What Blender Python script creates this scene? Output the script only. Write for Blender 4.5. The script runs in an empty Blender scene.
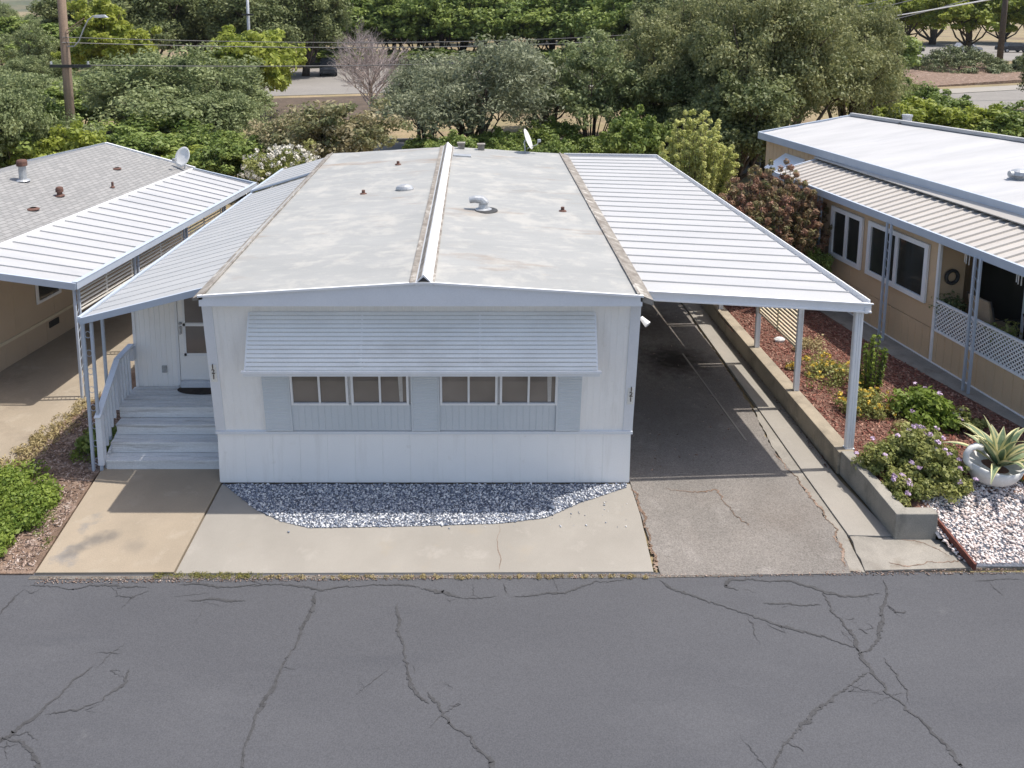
import bpy, math, random
import numpy as np
from mathutils import Vector, Matrix

R = math.radians
random.seed(7)
scene = bpy.context.scene
COL = scene.collection

# ------------------------------------------------------------------ camera
cam = bpy.data.cameras.new("camera")
cam.lens = 28.125; cam.sensor_width = 36.0
cam.shift_x = 39 / 1024; cam.shift_y = -259 / 1024
cam.clip_start = 0.1; cam.clip_end = 9000
camo = bpy.data.objects.new("camera", cam); COL.objects.link(camo)
camo.location = (0, 0, 7.3)
camo.rotation_euler = (R(90) - math.atan(0.15), 0, 0)
scene.camera = camo

# ------------------------------------------------------------------ light
SUN = Vector((0.432, 0.022, 1.0)).normalized()
elev = math.asin(SUN.z); azim = math.atan2(SUN.x, SUN.y)
world = bpy.data.worlds.new("World"); scene.world = world; world.use_nodes = True
wn = world.node_tree
sky = wn.nodes.new("ShaderNodeTexSky"); sky.sky_type = 'NISHITA'; sky.sun_disc = False
sky.sun_elevation = elev; sky.sun_rotation = azim; sky.air_density = 1.0; sky.dust_density = 2.6; sky.ozone_density = 0.6
bg = wn.nodes["Background"]; bg.inputs[1].default_value = 0.125
wn.links.new(sky.outputs[0], bg.inputs[0])
sl = bpy.data.lights.new("sun", 'SUN'); sl.energy = 3.3; sl.angle = R(0.53); sl.color = (1.0, 0.94, 0.86)
slo = bpy.data.objects.new("sun", sl); COL.objects.link(slo)
slo.rotation_euler = SUN.to_track_quat('Z', 'Y').to_euler(); slo.location = (20, 10, 40)
scene.view_settings.view_transform = 'Standard'; scene.view_settings.look = 'None'
scene.view_settings.gamma = 1.0; scene.view_settings.exposure = 0.70
scene.cycles.max_bounces = 6; scene.cycles.transparent_max_bounces = 8

# ------------------------------------------------------------------ materials
def nodes(name):
    m = bpy.data.materials.new(name); m.use_nodes = True
    nt = m.node_tree; b = nt.nodes["Principled BSDF"]
    return m, nt, b

def surf(name, c1, c2=None, scale=1.5, rough=0.8, grain=0.15, gscale=60, bump=0.15, bscale=40,
         stretch=(1, 1, 1), stains=(), metal=0.0, contrast=(0.35, 0.65), spec=0.3, bdist=0.01):
    """base colour mixed by two noises, plus stains (colour, scale, low, high, stretch, amount)"""
    m, nt, b = nodes(name)
    N = nt.nodes; L = nt.links
    tc = N.new("ShaderNodeTexCoord"); mp = N.new("ShaderNodeMapping"); mp.inputs['Scale'].default_value = stretch
    L.new(tc.outputs['Object'], mp.inputs[0])
    if c2 is None: c2 = tuple(x * 0.86 for x in c1)
    n1 = N.new("ShaderNodeTexNoise"); n1.inputs['Scale'].default_value = scale; n1.inputs['Detail'].default_value = 6
    n1.inputs['Roughness'].default_value = 0.6
    L.new(mp.outputs[0], n1.inputs['Vector'])
    r1 = N.new("ShaderNodeMapRange"); r1.inputs[1].default_value = contrast[0]; r1.inputs[2].default_value = contrast[1]
    L.new(n1.outputs[0], r1.inputs[0])
    mx = N.new("ShaderNodeMix"); mx.data_type = 'RGBA'
    mx.inputs[6].default_value = (*c1, 1); mx.inputs[7].default_value = (*c2, 1)
    L.new(r1.outputs[0], mx.inputs[0])
    out = mx.outputs[2]
    for (sc, ssc, lo, hi, sst, amt) in stains:
        m2 = N.new("ShaderNodeMapping"); m2.inputs['Scale'].default_value = sst
        m2.inputs['Location'].default_value = (ssc * 3.1, ssc * 1.7, 0.3)
        L.new(tc.outputs['Object'], m2.inputs[0])
        n2 = N.new("ShaderNodeTexNoise"); n2.inputs['Scale'].default_value = ssc; n2.inputs['Detail'].default_value = 8
        n2.inputs['Roughness'].default_value = 0.65
        L.new(m2.outputs[0], n2.inputs['Vector'])
        r2 = N.new("ShaderNodeMapRange"); r2.inputs[1].default_value = lo; r2.inputs[2].default_value = hi
        r2.inputs[4].default_value = amt
        L.new(n2.outputs[0], r2.inputs[0])
        mm = N.new("ShaderNodeMix"); mm.data_type = 'RGBA'; mm.inputs[7].default_value = (*sc, 1)
        L.new(r2.outputs[0], mm.inputs[0]); L.new(out, mm.inputs[6]); out = mm.outputs[2]
    if grain > 0:
        ng = N.new("ShaderNodeTexNoise"); ng.inputs['Scale'].default_value = gscale; ng.inputs['Detail'].default_value = 3
        L.new(tc.outputs['Object'], ng.inputs['Vector'])
        rg = N.new("ShaderNodeMapRange"); rg.inputs[1].default_value = 0.25; rg.inputs[2].default_value = 0.75
        rg.inputs[3].default_value = 1 - grain; rg.inputs[4].default_value = 1 + grain
        L.new(ng.outputs[0], rg.inputs[0])
        vm = N.new("ShaderNodeVectorMath"); vm.operation = 'SCALE'
        L.new(out, vm.inputs[0]); L.new(rg.outputs[0], vm.inputs['Scale']); out = vm.outputs[0]
    L.new(out, b.inputs['Base Color'])
    b.inputs['Roughness'].default_value = rough; b.inputs['Metallic'].default_value = metal
    b.inputs['Specular IOR Level'].default_value = spec
    if bump > 0:
        nb = N.new("ShaderNodeTexNoise"); nb.inputs['Scale'].default_value = bscale; nb.inputs['Detail'].default_value = 4
        L.new(tc.outputs['Object'], nb.inputs['Vector'])
        bp = N.new("ShaderNodeBump"); bp.inputs['Strength'].default_value = bump; bp.inputs['Distance'].default_value = bdist
        L.new(nb.outputs[0], bp.inputs['Height']); L.new(bp.outputs[0], b.inputs['Normal'])
    return m

def leafmat(name, c1, c2, trans=0.35, rough=0.55):
    """leaf colour varies per leaf through the 'tint' attribute"""
    m, nt, b = nodes(name); N = nt.nodes; L = nt.links
    at = N.new("ShaderNodeAttribute"); at.attribute_name = "tint"
    mx = N.new("ShaderNodeMix"); mx.data_type = 'RGBA'
    mx.inputs[6].default_value = (*c1, 1); mx.inputs[7].default_value = (*c2, 1)
    L.new(at.outputs['Fac'], mx.inputs[0]); L.new(mx.outputs[2], b.inputs['Base Color'])
    b.inputs['Roughness'].default_value = rough; b.inputs['Specular IOR Level'].default_value = 0.35
    tr = N.new("ShaderNodeBsdfTranslucent"); L.new(mx.outputs[2], tr.inputs['Color'])
    ms = N.new("ShaderNodeMixShader"); ms.inputs[0].default_value = trans
    out = N["Material Output"]
    L.new(b.outputs[0], ms.inputs[1]); L.new(tr.outputs[0], ms.inputs[2]); L.new(ms.outputs[0], out.inputs[0])
    return m

def glass(name, c=(0.10, 0.09, 0.08), rough=0.04):
    m, nt, b = nodes(name); N = nt.nodes; L = nt.links
    tc = N.new("ShaderNodeTexCoord"); n = N.new("ShaderNodeTexNoise"); n.inputs['Scale'].default_value = 1.7
    L.new(tc.outputs['Object'], n.inputs['Vector'])
    mx = N.new("ShaderNodeMix"); mx.data_type = 'RGBA'
    mx.inputs[6].default_value = (*[x * 0.6 for x in c], 1); mx.inputs[7].default_value = (*[x * 1.4 for x in c], 1)
    L.new(n.outputs[0], mx.inputs[0]); L.new(mx.outputs[2], b.inputs['Base Color'])
    b.inputs['Roughness'].default_value = rough; b.inputs['Specular IOR Level'].default_value = 0.6
    return m

def stonemat(name, cols, rough=0.8):
    m, nt, b = nodes(name); N = nt.nodes; L = nt.links
    at = N.new("ShaderNodeAttribute"); at.attribute_name = "tint"
    rp = N.new("ShaderNodeValToRGB"); rp.color_ramp.interpolation = 'LINEAR'
    while len(rp.color_ramp.elements) < len(cols): rp.color_ramp.elements.new(0.5)
    for i, c in enumerate(cols):
        rp.color_ramp.elements[i].position = i / (len(cols) - 1); rp.color_ramp.elements[i].color = (*c, 1)
    L.new(at.outputs['Fac'], rp.inputs[0]); L.new(rp.outputs[0], b.inputs['Base Color'])
    b.inputs['Roughness'].default_value = rough
    return m

def shingle(name):
    m, nt, b = nodes(name); N = nt.nodes; L = nt.links
    tc = N.new("ShaderNodeTexCoord")
    mp = N.new("ShaderNodeMapping"); mp.inputs['Rotation'].default_value = (0, 0, R(90))
    L.new(tc.outputs['Object'], mp.inputs[0])
    bk = N.new("ShaderNodeTexBrick"); bk.inputs['Scale'].default_value = 1.0
    bk.inputs['Brick Width'].default_value = 0.22; bk.inputs['Row Height'].default_value = 0.125
    bk.inputs['Mortar Size'].default_value = 0.012; bk.inputs['Mortar Smooth'].default_value = 0.3
    bk.inputs['Color1'].default_value = (0.225, 0.225, 0.22, 1); bk.inputs['Color2'].default_value = (0.275, 0.272, 0.265, 1)
    bk.inputs['Mortar'].default_value = (0.165, 0.163, 0.16, 1)
    L.new(mp.outputs[0], bk.inputs['Vector'])
    n = N.new("ShaderNodeTexNoise"); n.inputs['Scale'].default_value = 90; L.new(tc.outputs['Object'], n.inputs['Vector'])
    r = N.new("ShaderNodeMapRange"); r.inputs[3].default_value = 0.75; r.inputs[4].default_value = 1.25; L.new(n.outputs[0], r.inputs[0])
    v = N.new("ShaderNodeVectorMath"); v.operation = 'SCALE'; L.new(bk.outputs[0], v.inputs[0]); L.new(r.outputs[0], v.inputs['Scale'])
    L.new(v.outputs[0], b.inputs['Base Color']); b.inputs['Roughness'].default_value = 0.95
    bp = N.new("ShaderNodeBump"); bp.inputs['Strength'].default_value = 0.6; bp.inputs['Distance'].default_value = 0.01; bp.invert = True
    L.new(bk.outputs['Fac'], bp.inputs['Height']); L.new(bp.outputs[0], b.inputs['Normal'])
    return m

M = {}
M['ground'] = surf("dry_ground", (0.30, 0.23, 0.14), (0.20, 0.17, 0.09), 0.35, 0.95, 0.3, 8, 0.5, 6, bdist=0.05,
                   stains=(((0.14, 0.10, 0.07), 0.12, 0.5, 0.62, (1, 1, 1), 0.7), ((0.15, 0.17, 0.06), 0.2, 0.55, 0.7, (1, 1, 1), 0.6)))
M['mulch_ground'] = surf("mulch_soil", (0.12, 0.06, 0.045), (0.17, 0.10, 0.075), 3, 0.95, 0.4, 60, 0.8, 50, bdist=0.02)
M['mulch_shade'] = surf('mulch_with_tree_shade', (0.075, 0.058, 0.045), (0.12, 0.09, 0.065), 0.6, 0.95, 0.3, 6, 0.5, 6)  # far bark mulch, its colour darkened to hold the trees' shade
M['leaf_litter'] = surf("leaf_litter", (0.22, 0.15, 0.11), (0.13, 0.09, 0.065), 4, 0.95, 0.4, 60, 0.8, 50, bdist=0.02,
                        stains=(((0.36, 0.28, 0.23), 3.0, 0.5, 0.65, (1, 1, 1), 0.7),))
M['street'] = surf("street_asphalt", (0.084, 0.086, 0.094), (0.071, 0.073, 0.081), 0.5, 0.85, 0.24, 70, 0.35, 110, stretch=(0.35, 1, 1),
                   stains=(((0.102, 0.104, 0.112), 0.7, 0.55, 0.75, (0.4, 1, 1), 0.6), ((0.12, 0.122, 0.126), 2.3, 0.66, 0.72, (1, 1, 1), 0.35), ((0.060, 0.063, 0.072), 1.6, 0.58, 0.75, (0.2, 1.3, 1), 0.5)), bdist=0.004)
M['crack'] = surf("crack_sealant", (0.045, 0.045, 0.047), (0.070, 0.071, 0.075), 14, 0.8, 0.2, 90, 0.3, 60)
M['drive'] = surf("driveway_asphalt", (0.20, 0.184, 0.168), (0.165, 0.153, 0.14), 1.1, 0.9, 0.38, 60, 0.7, 60,
                  stains=(((0.15, 0.13, 0.113), 0.5, 0.54, 0.70, (1, 1, 1), 0.45), ((0.31, 0.29, 0.27), 1.6, 0.56, 0.7, (1, 1, 1), 0.45)), bdist=0.008)
M['concrete'] = surf("concrete", (0.300, 0.280, 0.248), (0.265, 0.247, 0.218), 1.2, 0.9, 0.08, 80, 0.2, 60,
                     stains=(((0.32, 0.27, 0.20), 1.5, 0.58, 0.75, (1, 1, 1), 0.45), ((0.37, 0.345, 0.31), 3.0, 0.58, 0.7, (1, 1, 1), 0.4)), bdist=0.005)
M['concrete_old'] = surf("weathered_concrete", (0.325, 0.272, 0.205), (0.28, 0.235, 0.178), 1.3, 0.9, 0.12, 70, 0.3, 50,
                         stains=(((0.20, 0.19, 0.18), 1.1, 0.60, 0.68, (1, 1, 1), 0.75), ((0.38, 0.335, 0.27), 2.5, 0.55, 0.7, (1, 1, 1), 0.5)), bdist=0.006)
M['lip'] = surf('dirt_and_gap_shade_concrete', (0.17, 0.16, 0.145), (0.11, 0.10, 0.088), 6, 0.95, 0.3, 60, 0.5, 50)  # dirty concrete, darkened further to stand for the shadow in the gap
M['concrete_side'] = surf('side_concrete', (0.31, 0.265, 0.205), (0.26, 0.222, 0.172), 0.8, 0.9, 0.12, 70, 0.3, 50, stains=(((0.17, 0.14, 0.11), 1.4, 0.54, 0.68, (1, 1, 1), 0.5), ((0.36, 0.32, 0.26), 3.5, 0.56, 0.7, (1, 1, 1), 0.5)), bdist=0.006)
M['concrete_grey'] = surf("grey_concrete", (0.30, 0.28, 0.245), (0.22, 0.205, 0.18), 2.2, 0.9, 0.15, 70, 0.4, 50,
                          stains=(((0.15, 0.12, 0.09), 2.2, 0.56, 0.7, (1, 1, 1), 0.6),), bdist=0.008)
M['kerb_wall'] = surf("retaining_wall_concrete", (0.34, 0.29, 0.22), (0.27, 0.235, 0.18), 1.5, 0.9, 0.14, 60, 0.35, 40,
                      stains=(((0.13, 0.115, 0.09), 2.2, 0.50, 0.66, (1, 1, .5), 0.6), ((0.42, 0.37, 0.29), 4, 0.56, 0.7, (1, 1, 1), 0.5)), bdist=0.006)
M['block_wall'] = surf("block_wall_concrete", (0.31, 0.29, 0.25), (0.24, 0.23, 0.205), 2.5, 0.9, 0.15, 60, 0.5, 40, bdist=0.006, stains=(((0.13, 0.125, 0.11), 3.0, 0.52, 0.66, (1, 1, .5), 0.55),))
M['white'] = surf("white_painted_siding", (0.88, 0.87, 0.845), (0.85, 0.84, 0.815), 1.2, 0.5, 0.02, 50, 0.03, 30,
                  stains=(((0.70, 0.68, 0.64), 1.2, 0.54, 0.74, (5, 5, 0.5), 0.5), ((0.62, 0.59, 0.53), 6.0, 0.64, 0.74, (1, 1, 1), 0.35)))
M['trim'] = surf("white_metal_trim", (0.80, 0.80, 0.80), (0.74, 0.75, 0.76), 2.0, 0.4, 0.03, 40, 0.02, 30)
M['trim_soft'] = surf('pale_grey_trim', (0.72, 0.735, 0.76), (0.68, 0.695, 0.72), 2.0, 0.45, 0.03, 40, 0.02, 30)
M['trim_shade_blue'] = surf('trim_with_painted_shade', (0.44, 0.49, 0.56), (0.40, 0.45, 0.52), 2.0, 0.45, 0.03, 40, 0.02, 30)  # white trim with the blue of shade put into its colour
M['blue'] = surf("pale_blue_siding", (0.60, 0.635, 0.66), (0.56, 0.60, 0.625), 1.5, 0.55, 0.03, 40, 0.04, 30)
M['awning_slat'] = surf("aged_awning_metal", (0.78, 0.79, 0.78), (0.70, 0.71, 0.70), 1.0, 0.5, 0.04, 50, 0.04, 30,
                        stains=(((0.56, 0.55, 0.52), 1.2, 0.52, 0.72, (0.6, 1, 3), 0.6),))
M['pan'] = surf("white_roof_pan", (0.435, 0.435, 0.435), (0.395, 0.398, 0.40), 0.8, 0.45, 0.03, 30, 0.03, 20, stretch=(0.5, 2, 1),
                stains=(((0.33, 0.335, 0.34), 0.9, 0.56, 0.75, (0.5, 3, 1), 0.6),))
M['pan_old'] = surf("weathered_roof_pan", (0.40, 0.405, 0.405), (0.355, 0.362, 0.365), 0.8, 0.5, 0.03, 30, 0.03, 20, stretch=(0.5, 2, 1),
                    stains=(((0.30, 0.29, 0.26), 1.0, 0.60, 0.8, (0.5, 2.5, 1), 0.5), ((0.47, 0.48, 0.48), 1.4, 0.58, 0.8, (0.6, 2, 1), 0.6)))
M['pan_tan'] = surf("cream_roof_pan", (0.46, 0.435, 0.40), (0.42, 0.395, 0.365), 0.8, 0.5, 0.03, 30, 0.03, 20, stretch=(0.5, 2, 1))
M['roof'] = surf("coated_metal_roof", (0.315, 0.318, 0.308), (0.275, 0.28, 0.272), 0.7, 0.6, 0.05, 60, 0.05, 8, stretch=(0.5, 2, 1),
                 stains=(((0.43, 0.415, 0.38), 1.5, 0.50, 0.64, (1.1, 1.1, 1), 0.6), ((0.45, 0.435, 0.40), 4.0, 0.54, 0.68, (0.45, 1.4, 1), 0.45), ((0.24, 0.225, 0.20), 3.4, 0.60, 0.74, (0.5, 1.8, 1), 0.3),
                         ((0.25, 0.195, 0.145), 0.62, 0.57, 0.70, (0.6, 2.0, 1), 0.75), ((0.30, 0.26, 0.21), 2.2, 0.62, 0.72, (0.6, 3.0, 1), 0.6)))
M['roof_edge'] = surf("weathered_roof_edge", (0.29, 0.27, 0.24), (0.165, 0.145, 0.125), 5, 0.8, 0.15, 60, 0.3, 40,
                      stains=(((0.17, 0.15, 0.13), 7.0, 0.58, 0.64, (1, 1, 1), 0.8), ((0.48, 0.46, 0.42), 3.5, 0.56, 0.64, (1, 1, 1), 0.7)), bdist=0.006)
M['roof_white'] = surf("white_elastomeric_roof", (0.46, 0.458, 0.455), (0.39, 0.39, 0.39), 0.9, 0.6, 0.03, 30, 0.08, 5, stretch=(0.4, 2, 1),
                       stains=(((0.34, 0.35, 0.37), 1.2, 0.56, 0.74, (0.4, 3, 1), 0.6),))
M['tan'] = surf("tan_painted_siding", (0.60, 0.445, 0.29), (0.56, 0.415, 0.27), 1.3, 0.7, 0.04, 50, 0.05, 30)
M['tan_left'] = surf("sand_painted_siding", (0.52, 0.415, 0.30), (0.48, 0.38, 0.275), 1.3, 0.7, 0.04, 50, 0.05, 30)
M['cream'] = surf("cream_metal_slat", (0.66, 0.58, 0.42), (0.60, 0.53, 0.39), 2, 0.5, 0.04, 40, 0.03, 30)
M['cream_light'] = surf("ivory_metal_slat", (0.84, 0.81, 0.73), (0.80, 0.77, 0.69), 2, 0.5, 0.04, 40, 0.03, 30)
M['deck'] = surf("white_washed_deck_paint", (0.68, 0.69, 0.69), (0.60, 0.61, 0.615), 1.6, 0.75, 0.12, 60, 0.3, 30, stretch=(0.4, 5, 5),
                 stains=(((0.30, 0.29, 0.28), 2.2, 0.54, 0.66, (0.3, 6, 6), 0.7), ((0.36, 0.35, 0.34), 9.0, 0.58, 0.68, (0.3, 3, 3), 0.6), ((0.78, 0.78, 0.78), 2.2, 0.55, 0.7, (0.5, 4, 4), 0.6)), bdist=0.004)
M['rail'] = surf("painted_wood_rail", (0.66, 0.69, 0.74), (0.58, 0.61, 0.66), 3, 0.6, 0.06, 50, 0.1, 30)
M['glass'] = glass("window_glass", (0.17, 0.15, 0.135))
M['glass_dark'] = glass("dark_window_glass", (0.035, 0.037, 0.033), 0.03)
M['curtain'] = surf("curtain_cloth", (0.5, 0.48, 0.45), None, 6, 0.9)
M['mat'] = surf("doormat_fibre", (0.035, 0.028, 0.024), (0.055, 0.045, 0.04), 20, 0.98, 0.3, 200, 0.5, 200)
M['rust'] = surf("rusty_metal", (0.15, 0.08, 0.06), (0.10, 0.055, 0.045), 12, 0.8, 0.2, 60, 0.3, 40)
M['galv'] = surf("galvanised_metal", (0.46, 0.48, 0.50), (0.34, 0.35, 0.36), 8, 0.45, 0.1, 40, 0.1, 40, metal=0.4)
M['dark'] = surf("dark_metal", (0.05, 0.05, 0.05), None, 8, 0.6)
M['black'] = surf("black_paint", (0.02, 0.02, 0.022), None, 8, 0.5)
M['number'] = surf("bronze_number", (0.09, 0.06, 0.035), None, 8, 0.5)
M['plate'] = surf("cream_number_plate", (0.80, 0.79, 0.74), None, 8, 0.6)
M['pole'] = surf("weathered_pole_wood", (0.30, 0.225, 0.165), (0.22, 0.16, 0.12), 2, 0.9, 0.2, 30, 0.5, 20, stretch=(6, 6, 0.4))
M['bark'] = surf("tree_bark", (0.12, 0.095, 0.075), (0.075, 0.06, 0.048), 6, 0.95, 0.2, 30, 0.6, 14, bdist=0.02)
M['bare_bark'] = surf("bleached_bark", (0.48, 0.41, 0.38), (0.36, 0.30, 0.28), 6, 0.95, 0.2, 30, 0.4, 14)
M['pot'] = surf("white_glazed_pot", (0.70, 0.70, 0.68), (0.60, 0.60, 0.58), 4, 0.45, 0.06, 40, 0.1, 20)
M['edging'] = surf("brown_edging", (0.16, 0.06, 0.045), None, 8, 0.8, 0.2)
M['far_road'] = surf("far_asphalt", (0.24, 0.225, 0.205), (0.20, 0.188, 0.172), 0.2, 0.9, 0.1, 6, 0.2, 6)
M['car_dark'] = surf("dark_car_paint", (0.04, 0.045, 0.05), None, 3, 0.25, 0.02)
M['car_blue'] = surf("blue_car_paint", (0.08, 0.14, 0.26), None, 3, 0.25, 0.02)
M['car_silver'] = surf("silver_car_paint", (0.42, 0.42, 0.43), None, 3, 0.25, 0.02)
M['tyre'] = surf("tyre_rubber", (0.02, 0.02, 0.02), None, 3, 0.8)
M['hill'] = surf("wooded_hill", (0.07, 0.085, 0.045), (0.15, 0.13, 0.075), 0.012, 0.95, 0.2, 0.1, 0.3, 0.02)
M['wire'] = surf("wire_cable", (0.10, 0.10, 0.10), None, 8, 0.5)
M['wire_bright'] = surf("bright_wire_cable", (0.55, 0.55, 0.55), None, 8, 0.4)
M['fabric'] = surf("tan_cushion", (0.35, 0.27, 0.19), None, 5, 0.9)
M['shingle'] = shingle("grey_roof_shingles")
M['gravel'] = stonemat("white_gravel_stones", [(0.10, 0.12, 0.17), (0.22, 0.25, 0.31), (0.50, 0.52, 0.56), (0.80, 0.79, 0.77)])
M['gravel_base'] = surf("gravel_bed", (0.07, 0.08, 0.10), (0.14, 0.15, 0.18), 25, 0.9, 0.3, 60, 0.6, 50)
M['gravel_pink'] = stonemat("pink_white_gravel_stones", [(0.30, 0.24, 0.22), (0.62, 0.52, 0.48), (0.74, 0.68, 0.65), (0.84, 0.81, 0.79)])
M['chips'] = stonemat("red_mulch_chips", [(0.10, 0.035, 0.025), (0.17, 0.06, 0.042), (0.25, 0.105, 0.075), (0.38, 0.23, 0.175)], 0.95)
M['litter'] = stonemat("dry_leaf_litter", [(0.08, 0.055, 0.04), (0.20, 0.13, 0.10), (0.34, 0.25, 0.20), (0.46, 0.38, 0.33)], 0.95)

LM = {
 'oak_grey': leafmat("grey_green_leaves", (0.125, 0.165, 0.065), (0.34, 0.385, 0.18)),
 'oak_dark': leafmat("dark_green_leaves", (0.085, 0.12, 0.042), (0.27, 0.295, 0.125)),
 'oak_olive': leafmat("olive_oak_leaves", (0.105, 0.135, 0.048), (0.40, 0.405, 0.19)),
 'mid': leafmat("mid_green_leaves", (0.10, 0.16, 0.036), (0.32, 0.385, 0.10)),
 'bright': leafmat("bright_green_leaves", (0.165, 0.225, 0.035), (0.42, 0.46, 0.09), 0.45),
 'yellow': leafmat("yellow_green_leaves", (0.17, 0.225, 0.03), (0.42, 0.45, 0.085), 0.45),
 'olive': leafmat("silvery_olive_leaves", (0.135, 0.162, 0.095), (0.34, 0.36, 0.23)),
 'lime': leafmat("lime_shrub_leaves", (0.36, 0.40, 0.10), (0.72, 0.72, 0.30), 0.4),
 'rust_tip': leafmat("rust_tipped_leaves", (0.13, 0.165, 0.06), (0.43, 0.36, 0.22)),
 'purple': leafmat("red_brown_leaves", (0.15, 0.185, 0.06), (0.42, 0.20, 0.16)),
 'shrub': leafmat("fresh_shrub_leaves", (0.1, 0.165, 0.025), (0.32, 0.4, 0.075), 0.4),
 'geranium': leafmat("garden_shrub_leaves", (0.14, 0.175, 0.042), (0.4, 0.4, 0.14)),
 'juniper': leafmat("juniper_needles", (0.11, 0.145, 0.065), (0.24, 0.26, 0.12), 0.1),
 'moss': leafmat('mossy_weeds', (0.13, 0.14, 0.035), (0.30, 0.27, 0.08), 0.2),
 'dry': leafmat("dry_stalks", (0.30, 0.24, 0.11), (0.46, 0.38, 0.20), 0.2),
 'petal_white': leafmat("white_petals", (0.60, 0.58, 0.50), (0.78, 0.74, 0.66), 0.2),
 'petal_lilac': leafmat("lilac_petals", (0.50, 0.36, 0.52), (0.72, 0.58, 0.72), 0.2),
 'petal_yellow': leafmat("yellow_petals", (0.62, 0.42, 0.05), (0.78, 0.62, 0.14), 0.2),
 'petal_orange': leafmat("orange_petals", (0.65, 0.16, 0.02), (0.75, 0.28, 0.04), 0.2),
 'agave': leafmat("agave_blade_green", (0.10, 0.16, 0.085), (0.20, 0.25, 0.14), 0.1),
 'agave_edge': leafmat("agave_blade_margin", (0.52, 0.50, 0.24), (0.66, 0.60, 0.34), 0.1),
}

# ------------------------------------------------------------------ object helpers
WM = {}
def tag(o, label=None, cat=None, group=None, kind=None):
    if label: o['label'] = label
    if cat: o['category'] = cat
    if group: o['group'] = group
    if kind: o['kind'] = kind
    return o

def thing(name, label, cat, loc=(0, 0, 0), rz=0.0, group=None):
    o = bpy.data.objects.new(name, None); COL.objects.link(o)
    o.empty_display_size = 0.2
    o.location = loc; o.rotation_euler = (0, 0, rz)
    WM[o] = Matrix.Translation(loc) @ Matrix.Rotation(rz, 4, 'Z')
    return tag(o, label, cat, group)

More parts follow.
